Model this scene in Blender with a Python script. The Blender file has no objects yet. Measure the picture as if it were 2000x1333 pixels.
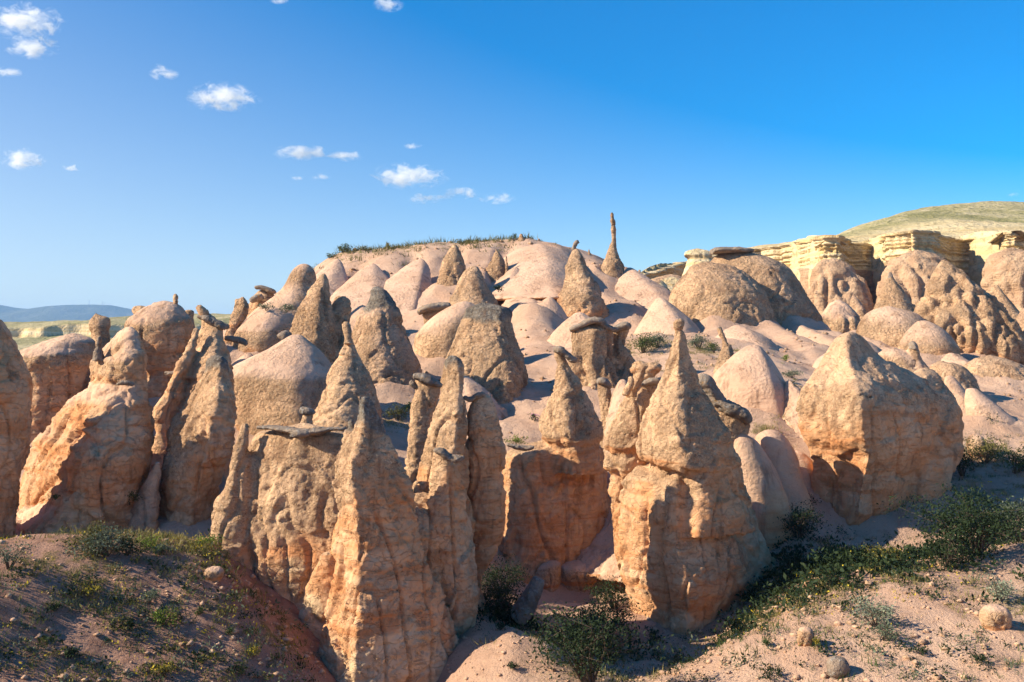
import bpy, math, random
import numpy as np

# ------------------------------------------------------------------ camera, sky, sun
scene = bpy.context.scene
C = scene.collection
W, H, F = 2000.0, 1333.0, 1944.0

cam_data = bpy.data.cameras.new("camera")
cam_data.sensor_width = 36.0
cam_data.lens = 36.0 * F / W
cam_data.clip_start = 0.1
cam_data.clip_end = 40000.0
cam = bpy.data.objects.new("camera", cam_data)
cam.location = (0, 0, 0)
cam.rotation_euler = (math.radians(90), 0, 0)
C.objects.link(cam)
scene.camera = cam

SUN_EL = math.radians(31.0)
SUN_AZ = math.radians(97.0)      # angle to the left of the view direction (+Y): 90 = exactly left
sun_dir = np.array([-math.sin(SUN_AZ) * math.cos(SUN_EL), math.cos(SUN_AZ) * math.cos(SUN_EL), math.sin(SUN_EL)])

world = bpy.data.worlds.new("World")
scene.world = world
world.use_nodes = True
nt = world.node_tree
nt.nodes.clear()
sky = nt.nodes.new("ShaderNodeTexSky")
sky.sky_type = 'NISHITA'
sky.sun_disc = False
sky.sun_elevation = SUN_EL
sky.sun_rotation = -SUN_AZ
sky.altitude = 1100
sky.air_density = 1.0
sky.dust_density = 0.4
sky.ozone_density = 3.0
hs = nt.nodes.new("ShaderNodeHueSaturation")
tcw = nt.nodes.new("ShaderNodeTexCoord")
# the air is palest towards the sun and the horizon and deepest blue away from them
dots = nt.nodes.new("ShaderNodeVectorMath"); dots.operation = 'DOT_PRODUCT'
nt.links.new(tcw.outputs['Generated'], dots.inputs[0])
dots.inputs[1].default_value = (0.55 * math.sin(SUN_AZ), -0.55 * math.cos(SUN_AZ), 1.0)
for sock, lo, hi in (('Saturation', 0.70, 1.68), ('Value', 0.49, 0.74)):
    mr = nt.nodes.new("ShaderNodeMapRange")
    mr.inputs[1].default_value = -0.28; mr.inputs[2].default_value = 0.5
    mr.inputs[3].default_value = lo; mr.inputs[4].default_value = hi
    nt.links.new(dots.outputs['Value'], mr.inputs[0])
    nt.links.new(mr.outputs[0], hs.inputs[sock])
bg = nt.nodes.new("ShaderNodeBackground")
bg.inputs['Strength'].default_value = 0.106
wo = nt.nodes.new("ShaderNodeOutputWorld")
nt.links.new(sky.outputs[0], hs.inputs['Color'])
tint = nt.nodes.new("ShaderNodeMix")
tint.data_type = 'RGBA'; tint.blend_type = 'MULTIPLY'
tint.inputs[0].default_value = 1.0
tint.inputs[7].default_value = (0.94, 0.925, 0.95, 1)
nt.links.new(hs.outputs[0], tint.inputs[6])
nt.links.new(tint.outputs[2], bg.inputs['Color'])
nt.links.new(bg.outputs[0], wo.inputs['Surface'])

sl = bpy.data.lights.new("sun", 'SUN')
sl.energy = 3.5
sl.angle = math.radians(0.5)
sl.color = (1.0, 0.875, 0.68)
so = bpy.data.objects.new("sun", sl)
C.objects.link(so)
from mathutils import Vector
so.rotation_euler = Vector(sun_dir).to_track_quat('Z', 'Y').to_euler()
so.location = (-60, 20, 60)

scene.view_settings.view_transform = 'Standard'
scene.view_settings.look = 'None'
scene.view_settings.gamma = 1.0
scene.view_settings.exposure = 1.46
scene.view_settings.use_curve_mapping = False
scene.cycles.use_denoising = True
scene.cycles.max_bounces = 8
scene.cycles.diffuse_bounces = 4
scene.cycles.volume_bounces = 8
scene.cycles.transparent_max_bounces = 12

# ------------------------------------------------------------------ helpers
rng = np.random.RandomState(7)
random.seed(7)
_perm = rng.permutation(256).astype(np.int64)
_perm = np.concatenate([_perm, _perm, _perm])
_grad = rng.normal(size=(256, 3))
_grad /= np.linalg.norm(_grad, axis=1)[:, None]
_grad = _grad.astype(np.float32)


def noise(p):
    """gradient noise, about -1..1; p is (n,3)"""
    p = np.asarray(p, dtype=np.float32)
    out = np.empty(len(p), dtype=np.float32)
    for s in range(0, len(p), 400000):
        q = p[s:s + 400000]
        i = np.floor(q).astype(np.int64)
        f = q - i
        i &= 255
        u = f * f * f * (f * (f * 6 - 15) + 10)
        r = 0
        for dx in (0, 1):
            wx = u[:, 0] if dx else 1 - u[:, 0]
            a = _perm[i[:, 0] + dx]
            for dy in (0, 1):
                wy = u[:, 1] if dy else 1 - u[:, 1]
                b = _perm[a + i[:, 1] + dy]
                for dz in (0, 1):
                    wz = u[:, 2] if dz else 1 - u[:, 2]
                    g = _grad[_perm[b + i[:, 2] + dz]]
                    r = r + wx * wy * wz * ((f[:, 0] - dx) * g[:, 0] + (f[:, 1] - dy) * g[:, 1] + (f[:, 2] - dz) * g[:, 2])
        out[s:s + 400000] = r
    return out * 1.5


def fbm(p, octv=4, gain=0.5):
    p = np.asarray(p, dtype=np.float32)
    a, r, k = 1.0, 0, 1.0
    for o in range(octv):
        r = r + a * noise(p * k + 17.3 * o)
        a *= gain
        k *= 2.03
    return r


def sstep(a, b, x):
    t = np.clip((x - a) / (b - a), 0, 1)
    return t * t * (3 - 2 * t)


def P(px, py, d):
    return ((px - 1000.0) / F * d, d, (666.5 - py) / F * d)


def pchip(t, y, tt):
    t = np.asarray(t, float); y = np.asarray(y, float)
    h = np.diff(t); dlt = np.diff(y) / h
    m = np.zeros_like(y)
    m[0], m[-1] = dlt[0], dlt[-1]
    for k in range(1, len(y) - 1):
        if dlt[k - 1] * dlt[k] > 0:
            w1 = 2 * h[k] + h[k - 1]; w2 = h[k] + 2 * h[k - 1]
            m[k] = (w1 + w2) / (w1 / dlt[k - 1] + w2 / dlt[k])
    k = np.clip(np.searchsorted(t, tt, side='right') - 1, 0, len(h) - 1)
    s = (tt - t[k]) / h[k]; hk = h[k]
    return ((1 + 2 * s) * (1 - s) ** 2 * y[k] + s * (1 - s) ** 2 * hk * m[k] + s * s * (3 - 2 * s) * y[k + 1] + s * s * (s - 1) * hk * m[k + 1])


def tag(o, label=None, cat=None, group=None, kind=None):
    if label: o['label'] = label
    if cat: o['category'] = cat
    if group: o['group'] = group
    if kind: o['kind'] = kind
    return o


def link(name, me, mat, parent=None, loc=None):
    o = bpy.data.objects.new(name, me)
    C.objects.link(o)
    if mat and not me.materials:
        me.materials.append(mat)
    if parent:
        o.parent = parent
    if loc is not None:
        o.location = loc
    return o


def empty(name, loc):
    o = bpy.data.objects.new(name, None)
    o.empty_display_size = 0.3
    o.location = loc
    C.objects.link(o)
    return o


def mesh_np(name, v, quads=None, tris=None, smooth=True):
    me = bpy.data.meshes.new(name)
    v = np.asarray(v, dtype=np.float32)
    nq = 0 if quads is None else len(quads)
    ntr = 0 if tris is None else len(tris)
    me.vertices.add(len(v))
    me.vertices.foreach_set('co', v.ravel())
    idx = []
    if nq: idx.append(np.asarray(quads, dtype=np.int32).ravel())
    if ntr: idx.append(np.asarray(tris, dtype=np.int32).ravel())
    idx = np.concatenate(idx)
    me.loops.add(len(idx))
    me.loops.foreach_set('vertex_index', idx)
    me.polygons.add(nq + ntr)
    starts = np.concatenate([np.arange(nq) * 4, nq * 4 + np.arange(ntr) * 3]).astype(np.int32)
    me.polygons.foreach_set('loop_start', starts)
    me.update(calc_edges=True)
    if smooth:
        me.polygons.foreach_set('use_smooth', np.ones(nq + ntr, dtype=bool))
    me.validate()
    return me


def set_zone(me, rgb):
    a = me.attributes.new('zone', 'FLOAT_COLOR', 'POINT')
    c = np.ones((len(me.vertices), 4), dtype=np.float32)
    rgb = np.asarray(rgb)
    c[:, :rgb.shape[1]] = rgb
    if rgb.shape[1] == 3: c[:, 3] = 0
    a.data.foreach_set('color', c.ravel())


# ------------------------------------------------------------------ materials
class NT:
    def __init__(self, name):
        self.m = bpy.data.materials.new(name)
        self.m.use_nodes = True
        self.t = self.m.node_tree
        self.t.nodes.clear()
        self.out = self.t.nodes.new('ShaderNodeOutputMaterial')

    def n(self, typ, **kw):
        n = self.t.nodes.new(typ)
        for k, v in kw.items():
            setattr(n, k, v)
        return n

    def l(self, a, b):
        self.t.links.new(a, b)

    def val(self, sock, v):
        if hasattr(v, 'is_linked') or isinstance(v, bpy.types.NodeSocket):
            self.l(v, sock)
        elif isinstance(v, (tuple, list)) and len(v) == 3 and sock.type == 'RGBA':
            sock.default_value = (*v, 1)
        else:
            sock.default_value = v

    def mix(self, f, a, b, mode='MIX'):
        n = self.n('ShaderNodeMix', data_type='RGBA', blend_type=mode)
        n.clamp_factor = True
        self.val(n.inputs[0], f); self.val(n.inputs[6], a); self.val(n.inputs[7], b)
        return n.outputs[2]

    def math(self, op, a, b=None, c=None, clamp=False):
        n = self.n('ShaderNodeMath', operation=op)
        n.use_clamp = clamp
        self.val(n.inputs[0], a)
        if b is not None: self.val(n.inputs[1], b)
        if c is not None: self.val(n.inputs[2], c)
        return n.outputs[0]

    def noise(self, vec, scale, detail=4, rough=0.55, dist=0.0):
        n = self.n('ShaderNodeTexNoise')
        self.l(vec, n.inputs['Vector'])
        n.inputs['Scale'].default_value = scale
        n.inputs['Detail'].default_value = detail
        n.inputs['Roughness'].default_value = rough
        n.inputs['Distortion'].default_value = dist
        return n.outputs[0]

    def ramp(self, x, a, b):
        n = self.n('ShaderNodeMapRange', interpolation_type='SMOOTHSTEP')
        self.val(n.inputs[0], x)
        n.inputs[1].default_value = a; n.inputs[2].default_value = b
        return n.outputs[0]

    def pos(self, scale=None):
        g = self.n('ShaderNodeNewGeometry').outputs['Position']
        if scale is None:
            return g
        m = self.n('ShaderNodeVectorMath', operation='MULTIPLY')
        self.l(g, m.inputs[0]); m.inputs[1].default_value = scale
        return m.outputs[0]

    def finish(self, color, rough=0.9, height=None, dist=0.05, strength=1.0, spec=0.15):
        b = self.n('ShaderNodeBsdfPrincipled')
        self.val(b.inputs['Base Color'], color)
        self.val(b.inputs['Roughness'], rough)
        b.inputs['Specular IOR Level'].default_value = spec
        if height is not None:
            bp = self.n('ShaderNodeBump')
            bp.inputs['Distance'].default_value = dist
            bp.inputs['Strength'].default_value = strength
            self.l(height, bp.inputs['Height'])
            self.l(bp.outputs[0], b.inputs['Normal'])
        self.l(b.outputs[0], self.out.inputs['Surface'])
        return self.m


def rock_material(name, fine=1.0, bumpd=0.07):
    """tuff: brown crust, pink dust (zone g), fresh orange (zone r), pale cream beds (zone b)"""
    t = NT(name)
    p = t.pos()
    at = t.n('ShaderNodeAttribute'); at.attribute_name = 'zone'
    sep = t.n('ShaderNodeSeparateColor'); t.l(at.outputs['Color'], sep.inputs[0])
    zr, zg, zb = sep.outputs
    n1 = t.noise(p, 0.55 * fine, 5, 0.6, 0.6)
    n2 = t.noise(p, 2.6 * fine, 5, 0.65)
    n3 = t.noise(p, 13 * fine, 4, 0.75)
    ps = t.pos((0.5, 0.5, 3.2))
    nst = t.noise(ps, 0.8 * fine, 4, 0.6, 0.4)
    # crust
    crust = t.mix(t.ramp(n1, 0.36, 0.66), (0.590, 0.378, 0.226), (0.490, 0.294, 0.166))
    crust = t.mix(t.math('MULTIPLY', t.ramp(n2, 0.52, 0.70), 0.6), crust, (0.320, 0.188, 0.110))
    crust = t.mix(t.math('MULTIPLY', t.ramp(n3, 0.49, 0.62), 0.75), crust, (0.68, 0.475, 0.285))
    n4 = t.noise(p, 8.0 * fine, 3, 0.8, 0.2)
    crust = t.mix(t.math('MULTIPLY', t.ramp(n4, 0.56, 0.66), 0.7), crust, (0.190, 0.106, 0.060))
    # fresh salmon to orange faces
    org = t.mix(t.ramp(n1, 0.38, 0.62), (0.62, 0.325, 0.160), (0.62, 0.390, 0.228))
    org = t.mix(t.math('MULTIPLY', t.ramp(nst, 0.45, 0.64), 0.75), org, (0.540, 0.225, 0.088))
    org = t.mix(t.math('MULTIPLY', t.ramp(n2, 0.54, 0.72), 0.6), org, (0.46, 0.230, 0.108))
    org = t.mix(t.math('MULTIPLY', t.ramp(n3, 0.56, 0.70), 0.4), org, (0.66, 0.46, 0.28))
    # pink dust
    pink = t.mix(t.ramp(n1, 0.35, 0.7), (0.640, 0.425, 0.295), (0.550, 0.345, 0.228))
    pink = t.mix(t.math('MULTIPLY', t.ramp(n3, 0.55, 0.68), 0.6), pink, (0.34, 0.215, 0.152))
    # cream
    cream = t.mix(t.ramp(nst, 0.4, 0.65), (0.67, 0.470, 0.280), (0.57, 0.345, 0.185))
    jit = t.math('MULTIPLY', t.math('SUBTRACT', n2, 0.5), 0.55)
    fr = t.ramp(t.math('ADD', zr, jit), 0.15, 0.85)
    fg = t.ramp(t.math('ADD', zg, jit), 0.05, 0.95)
    fb = t.ramp(t.math('ADD', zb, jit), 0.35, 0.65)
    col = t.mix(fg, crust, pink)
    col = t.mix(fr, col, org)
    col = t.mix(fb, col, cream)
    lich = t.mix(t.ramp(n2, 0.36, 0.6), (0.130, 0.105, 0.088), (0.255, 0.205, 0.155))
    lich = t.mix(t.math('MULTIPLY', t.ramp(n3, 0.50, 0.64), 0.8), lich, (0.36, 0.345, 0.305))
    col = t.mix(t.ramp(t.math('ADD', at.outputs['Alpha'], jit), 0.35, 0.65), col, lich)
    # dark varnish streaks running down the orange faces
    pv = t.pos((1.6, 1.6, 0.22))
    nv = t.noise(pv, 1.1 * fine, 4, 0.65)
    col = t.mix(t.math('MULTIPLY', t.ramp(nv, 0.54, 0.70), 0.55), col, (0.19, 0.098, 0.055))
    # relief
    vor = t.n('ShaderNodeTexVoronoi', feature='SMOOTH_F1')
    t.l(p, vor.inputs['Vector']); vor.inputs['Scale'].default_value = 8.0 * fine
    h1 = t.noise(p, 9.0 * fine, 5, 0.75)
    rough_mask = t.math('SUBTRACT', 1.0, t.math('MULTIPLY', fr, 0.45))
    rough_mask = t.math('MULTIPLY', rough_mask, t.math('SUBTRACT', 1.0, t.math('MULTIPLY', fg, 0.68)))
    hh = t.math('ADD', t.math('MULTIPLY', h1, 1.0), t.math('MULTIPLY', vor.outputs['Distance'], -0.55))
    patch = t.math('ADD', 0.35, t.math('MULTIPLY', t.ramp(t.noise(p, 0.8 * fine, 3, 0.6, 0.8), 0.35, 0.65), 0.8))
    hh = t.math('MULTIPLY', hh, t.math('MULTIPLY', rough_mask, patch))
    # thin cracks on fresh faces
    pc = t.pos((1.0, 1.0, 1.7))
    vc = t.noise(pc, 1.5 * fine, 3, 0.5, 1.2)
    crack = t.ramp(t.math('ABSOLUTE', t.math('SUBTRACT', vc, 0.5)), 0.0, 0.022)
    hh = t.math('ADD', hh, t.math('MULTIPLY', crack, t.math('MULTIPLY', t.math('SUBTRACT', 1.0, fg), 0.2)))
    hh = t.math('ADD', hh, t.math('MULTIPLY', nst, 0.35))
    return t.finish(col, 0.95, hh, bumpd, 1.0, 0.08)


M_ROCK = rock_material("tuff_near", 1.0, 0.14)
M_ROCK_MID = rock_material("tuff_mid", 0.8, 0.30)
M_ROCK_FAR = rock_material("tuff_far", 0.55, 0.42)


def cap_material():
    t = NT("dark_caprock")
    p = t.pos()
    n1 = t.noise(p, 1.8, 5, 0.65); n2 = t.noise(p, 7, 5, 0.7); n3 = t.noise(p, 4, 4, 0.6)
    col = t.mix(t.ramp(n1, 0.38, 0.62), (0.195, 0.150, 0.116), (0.330, 0.250, 0.184))
    col = t.mix(t.math('MULTIPLY', t.ramp(n2, 0.52, 0.66), 0.85), col, (0.33, 0.315, 0.285))
    col = t.mix(t.math('MULTIPLY', t.ramp(n3, 0.60, 0.70), 0.7), col, (0.40, 0.20, 0.05))
    return t.finish(col, 0.92, t.math('ADD', n2, t.math('MULTIPLY', n1, 0.8)), 0.12, 1.0, 0.12)


M_CAP = cap_material()


def ground_material(name, fine=1.0):
    t = NT(name)
    p = t.pos()
    at = t.n('ShaderNodeAttribute'); at.attribute_name = 'zone'
    sep = t.n('ShaderNodeSeparateColor'); t.l(at.outputs['Color'], sep.inputs[0])
    zr, zg, zb = sep.outputs
    n1 = t.noise(p, 0.3 * fine, 5, 0.6, 0.4); n2 = t.noise(p, 2.2 * fine, 5, 0.65); n3 = t.noise(p, 12 * fine, 5, 0.7)
    col = t.mix(t.ramp(n1, 0.35, 0.68), (0.610, 0.410, 0.288), (0.520, 0.325, 0.218))
    col = t.mix(t.math('MULTIPLY', t.ramp(n2, 0.52, 0.70), 0.55), col, (0.40, 0.245, 0.165))
    col = t.mix(t.math('MULTIPLY', t.ramp(n3, 0.57, 0.70), 0.6), col, (0.29, 0.185, 0.130))
    soil = t.mix(t.ramp(n2, 0.4, 0.65), (0.40, 0.235, 0.165), (0.30, 0.165, 0.112))
    col = t.mix(t.ramp(zr, 0.15, 0.85), col, soil)
    grassy = t.mix(t.ramp(n3, 0.35, 0.65), (0.205, 0.185, 0.055), (0.105, 0.105, 0.038))
    fg = t.ramp(t.math('ADD', zg, t.math('MULTIPLY', t.math('SUBTRACT', n2, 0.5), 1.3)), 0.35, 0.75)
    col = t.mix(fg, col, grassy)
    hh = t.math('ADD', n3, t.math('MULTIPLY', n2, 1.3))
    return t.finish(col, 0.97, hh, 0.10 / fine, 1.0, 0.06)


M_GROUND = ground_material("pale_tuff_ground")

# ------------------------------------------------------------------ terrain
G = [  # (px, py, d) of the bare ground, read where it shows between the rocks
    # left mound
    (-300, 1150, 22.5), (-80, 1118, 24.6), (0, 1100, 25.4), (100, 1086, 26.2), (200, 1078, 27), (300, 1088, 27.6), (400, 1066, 29.5), (440, 1100, 29),
    (-80, 1350, 21), (100, 1345, 22.3), (250, 1340, 23.1), (400, 1338, 24), (500, 1335, 24.8), (560, 1333, 25.4), (500, 1200, 27.1), (300, 1210, 25.4), (100, 1215, 24.2), (-80, 1225, 22.9),
    (560, 1250, 26), (620, 1345, 25.2), (487, 1162, 29.5), (555, 1208, 29.3), (600, 1255, 28.4), (660, 1400, 26),
    # behind the mound, feet of the left rocks
    (60, 1085, 33), (150, 1070, 34), (250, 1060, 34), (360, 1062, 33), (100, 900, 43), (330, 850, 45), (230, 700, 58), (80, 760, 55), (-200, 1000, 36), (-300, 800, 50),
    # gully between the front rock and the pot
    (930, 1180, 28), (960, 1260, 26.2), (1080, 1340, 24.6), (1010, 1235, 30), (960, 1165, 34), (1060, 1205, 34), (1150, 1180, 36), (1170, 1265, 32), (1190, 1150, 40), (1080, 1150, 39.6), (1000, 1150, 38.6), (1240, 1180, 37),
    (1180, 1355, 26), (1090, 1285, 29), (1250, 1225, 33), (840, 1380, 28), (760, 1430, 27.5), (905, 1345, 26.8), (760, 1480, 25),
    # right foreground
    (1300, 1245, 33.3), (1430, 1210, 34),(1360,1300,29), (1250, 1340, 26), (1400, 1340, 25.4), (1600, 1340, 24.6), (1800, 1340, 23.8), (2000, 1340, 23.2), (2200, 1340, 23),
    (1400, 1270, 28.4), (1560, 1260, 26.6), (1560, 1205, 28.8), (1700, 1240, 26.4), (1800, 1190, 27.9), (1900, 1175, 28.2), (2050, 1180, 27.6), (2000, 1250, 25.5), (1800, 1260, 25.7),
    (1530, 1115, 34.5), (1510, 1125, 36.2), (1480, 1160, 35), (1545, 1025, 39), (1700, 1098, 37.4), (1760, 1112, 36.8), (1640, 1062, 38.2), (1600, 1038, 38.9), (1700, 1105, 34.6), (1640, 1140, 30.5), (1780, 1110, 31.5), (1850, 1130, 29.5), (1950, 1130, 30),
    (1790, 1050, 38.8), (1850, 1065, 36), (1920, 1080, 33), (1880, 990, 40.5), (1860, 900, 45), (1940, 870, 47), (2000, 860, 48), (2000, 960, 41), (2080, 1060, 34), (2200, 900, 44), (2200, 1100, 30),
    # between the middle rocks
    (1190, 1010, 46.5), (1000, 885, 46.5), (1030, 858, 47.5), (1000, 850, 47.5), (1025, 805, 52), (1050, 745, 59), (1060, 680, 67), (1050, 645, 75), (1200, 890, 46),
    (790, 950, 39), (800, 860, 47), (765, 815, 51), (620, 895, 44), (550, 900, 43), (700, 640, 79), (850, 840, 50), (940, 815, 53), (1150, 850, 48), (680, 900, 40),(870, 720, 62), (490, 760, 54), (540, 930, 39),
    (1250, 690, 61), (1260, 640, 68), (1330, 690, 60), (1380, 680, 61), (1390, 720, 56), (1420, 780, 50), (1460, 850, 44), (1540, 850, 45), (1545, 760, 52), (1560, 735, 56), (1530, 700, 62), (1480, 660, 68), (1400, 630, 76), (1340, 600, 86),
    (1620, 690, 68), (1680, 700, 68), (1720, 730, 64), (1840, 740, 62), (1900, 800, 56), (1960, 820, 54), (2060, 800, 56),
    # the pale hill
    (640, 580, 88), (600, 560, 98), (620, 521, 106), (560, 600, 88), (500, 640, 75), (655, 497, 108), (700, 489, 108), (760, 485, 107), (840, 475, 106), (950, 472, 106), (1010, 468, 106), (1050, 467, 105), (1085, 473, 105), (1110, 484, 105),
    (1140, 492, 107), (1170, 499, 108), (1195, 520, 107), (1225, 521, 107), (1250, 535, 108), (1280, 558, 106), (1310, 585, 102),
    (740, 520, 99), (850, 520, 97), (950, 520, 97), (1030, 500, 99), (1060, 530, 94), (1080, 600, 84), (750, 600, 86), (850, 600, 84), (950, 600, 82), (1020, 570, 88), (1030, 620, 79), (1210, 570, 96), (1190, 630, 80), (1270, 590, 94), (1240, 610, 84), (1290, 610, 84), (1300, 640, 78), (1250, 540, 104),
]
GZ = [  # (x, y, z) out of sight
    (0, 0, -1.8), (-20, 0, -3), (20, 0, -3), (0, 6, -3.6), (0, 12, -5.9), (-12, 12, -6), (12, 12, -5.8), (-30, 15, -5), (30, 12, -5), (45, 25, -5), (-40, 25, -5), (0, 18, -8.6), (12, 18, -8.8), (6, 18, -8.8), (-5, 20, -9.3), (4, 21, -9.4), (-10, 16, -7.6),
    (-60, 60, -6), (-75, 110, -8), (-75, 20, -6), (-50, 85, -4), (-35, 100, -2.5), (-45, 132, -8), (0, 132, 3), (-22, 132, 1), (20, 132, 2), (35, 120, 0), (50, 100, -2), (60, 80, -3), (70, 55, -4), (90, 40, -5), (90, 132, -4), (50, 132, -4), (80, 0, -6), (-75, -6, -6), (0, -8, -2), (-8, 118, 8.0), (3, 118, 8), (10, 118, 5),
    (55, 70, -4), (-36, 66, -2.6), (-30, 80, -1.0),
]
ctrl = np.array([P(*g) for g in G] + GZ)


def rbf_fit(pts, c=2.0, lam=0.25):
    xy = pts[:, :2]
    r = np.sqrt(((xy[:, None] - xy[None]) ** 2).sum(-1) + c * c)
    n = len(pts)
    A = np.zeros((n + 3, n + 3))
    A[:n, :n] = -r + lam * np.eye(n)
    A[:n, n] = 1; A[:n, n + 1:] = xy
    A[n, :n] = 1; A[n + 1:, :n] = xy.T
    w = np.linalg.solve(A, np.concatenate([pts[:, 2], np.zeros(3)]))

    def f(x, y):
        sh = np.shape(x)
        x = np.ravel(x); y = np.ravel(y)
        out = np.empty(len(x))
        for s in range(0, len(x), 60000):
            xs, ys = x[s:s + 60000], y[s:s + 60000]
            rr = np.sqrt((xs[:, None] - xy[None, :, 0]) ** 2 + (ys[:, None] - xy[None, :, 1]) ** 2 + c * c)
            out[s:s + 60000] = -rr @ w[:n] + w[n] + w[n + 1] * xs + w[n + 2] * ys
        return out.reshape(sh)
    return f


base_h = rbf_fit(ctrl)
gx = np.arange(-78, 92.01, 0.25)
gy = [-8.0]
while gy[-1] < 133:
    gy.append(gy[-1] + (1.0 if gy[-1] < 10 else 0.16 + max(0, gy[-1] - 30) * 0.0035))
gy = np.array(gy)
cx = np.arange(-78, 93.1, 1.0); cy = np.arange(-8, 135, 1.0)
CXX, CYY = np.meshgrid(cx, cy)
coarse = base_h(CXX, CYY)


def bil(grid, x0, dx, y0, dy, x, y):
    u = np.clip((x - x0) / dx, 0, grid.shape[1] - 1.001); v = np.clip((y - y0) / dy, 0, grid.shape[0] - 1.001)
    i = u.astype(int); j = v.astype(int); a = u - i; b = v - j
    a = a * a * (3 - 2 * a) * 0.0 + a
    return (grid[j, i] * (1 - a) + grid[j, i + 1] * a) * (1 - b) + (grid[j + 1, i] * (1 - a) + grid[j + 1, i + 1] * a) * b


GX, GY = np.meshgrid(gx, gy)
GH = bil(coarse, -78, 1.0, -8, 1.0, GX.ravel(), GY.ravel())
p3 = np.stack([GX.ravel(), GY.ravel(), np.zeros(GX.size)], 1)
far_w = sstep(50, 90, GY.ravel())
GH = GH + 0.35 * noise(p3 * 0.22) * (1 - 0.3 * far_w) + 0.13 * noise(p3 * 0.7 + 5) + 0.05 * noise(p3 * 2.1 + 9) + 0.022 * noise(p3 * 5.5 + 3)
# gullies running down the pale hill towards the valley
flute = 1 - np.abs(noise(np.stack([GX.ravel() * 0.17, GY.ravel() * 0.028, np.zeros(GX.size)], 1) + 31))
GH = GH - 1.2 * far_w * sstep(0.72, 1.0, flute) * sstep(108, 96, GY.ravel()) * sstep(-30, -20, GX.ravel())
# rills in the near slopes
rill = 1 - np.abs(noise(np.stack([GX.ravel() * 0.9, GY.ravel() * 0.25, np.zeros(GX.size)], 1) + 61))
GH = GH - 0.07 * (1 - far_w) * sstep(0.80, 1.0, rill)
GHg = GH.reshape(GX.shape)
nx, ny = len(gx), len(gy)


def gz(x, y):
    """height of the ground mesh at x, y"""
    x = np.atleast_1d(np.asarray(x, float)); y = np.atleast_1d(np.asarray(y, float))
    i = np.clip(np.searchsorted(gx, x) - 1, 0, nx - 2); j = np.clip(np.searchsorted(gy, y) - 1, 0, ny - 2)
    a = (x - gx[i]) / (gx[i + 1] - gx[i]); b = (y - gy[j]) / (gy[j + 1] - gy[j])
    return (GHg[j, i] * (1 - a) + GHg[j, i + 1] * a) * (1 - b) + (GHg[j + 1, i] * (1 - a) + GHg[j + 1, i + 1] * a) * b


def on_ground(px, py, dmin=15.0, dmax=125.0):
    """the first ground point on the sight line through a place of the photograph"""
    d = np.arange(dmin, dmax, 0.05)
    x = (px - 1000) / F * d; z = (666.5 - py) / F * d
    h = gz(x, d)
    k = np.nonzero(h >= z)[0]
    k = k[0] if len(k) else len(d) - 1
    return float(x[k]), float(d[k]), float(h[k])


# ------------------------------------------------------------------ rocks
deps = bpy.context.evaluated_depsgraph_get


FEET = []


def loft(d, rows, asp=0.9, n=2.0, rot=0.0, down=None, seg=40, flare=None, shear=None, skew=0.0, ridge=0.0):
    """closed shape from outlines (py, left px, right px[, depth offset]) standing d metres away; n<2 gives ridges, n>2 blocky"""
    if n == 2.0 and d >= 44: n = 1.62
    if shear is None: shear = 0.0 if d < 42 else 0.35
    if flare is None: flare = 0.12 if d < 42 else 0.45
    if down is None: down = 3.0 if d < 42 else 6.0
    rows = [tuple(r) + (0.0,) * (4 - len(r)) for r in rows]
    R = np.array([[(r[1] + r[2]) / 2, (r[2] - r[1]) / 2, r[0], r[3]] for r in rows], float)
    t = np.concatenate([[0], np.cumsum(np.maximum(np.hypot(np.hypot(np.diff(R[:, 0]), np.diff(R[:, 1])), np.diff(R[:, 2])), 1e-3))])
    tt = np.linspace(0, t[-1], int(max(24, min(110, t[-1] / 4))))
    cxp = pchip(t, R[:, 0], tt); hw = np.maximum(pchip(t, R[:, 1], tt), 0.5); py = pchip(t, R[:, 2], tt); dy = pchip(t, R[:, 3], tt)
    X = (cxp - 1000) / F * d; Rx = hw / F * d; Z = (666.5 - py) / F * d
    Yc = d + dy + shear * (Z - Z[0])
    if down > 0:
        X = np.append(X, X[-1]); Rx = np.append(Rx, [Rx[-1] + flare * down * 0.35, Rx[-1] + flare * down]); Z = np.append(Z, [Z[-1] - down * 0.45, Z[-1] - down]); X = np.append(X, X[-1]); Yc = np.append(Yc, [Yc[-1] - shear * down * 0.45, Yc[-1] - shear * down])
    if down > 1 and shear < 0.7: FEET.append((X, Yc, Z, Rx, asp, d))
    th = np.linspace(0, 2 * math.pi, seg, endpoint=False)
    ra = math.radians(rot)
    rr = (np.abs(np.cos(th - ra)) ** n + np.abs(np.sin(th - ra)) ** n) ** (-1.0 / n)
    ux, uy = rr * np.cos(th), rr * np.sin(th)
    ux = ux / np.abs(ux).max(); uy = uy / np.abs(uy).max()
    ux = ux + ridge * np.maximum(0, -uy) * (1 - np.abs(ux))
    m = len(X)
    v = np.empty((m, seg, 3))
    v[:, :, 0] = X[:, None] + Rx[:, None] * ux[None]
    v[:, :, 1] = Yc[:, None] + Rx[:, None] * asp * uy[None]
    v[:, :, 1] += skew * Rx[:, None] * ux[None]
    v[:, :, 2] = Z[:, None]
    # round the very top
    top = np.array([[X[0], Yc[0], Z[0] + 0.25 * Rx[0]]]); bot = np.array([[X[-1], Yc[-1], Z[-1]]])
    V = np.concatenate([v.reshape(-1, 3), top, bot])
    k = np.arange(m * seg).reshape(m, seg)
    k2 = np.roll(k, -1, axis=1)
    q = np.stack([k[:-1], k[1:], k2[1:], k2[:-1]], -1).reshape(-1, 4)
    a = np.stack([np.full(seg, m * seg), k[0], k2[0]], -1)
    b = np.stack([np.full(seg, m * seg + 1), k2[-1], k[-1]], -1)
    return V, q, np.concatenate([a, b])


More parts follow.
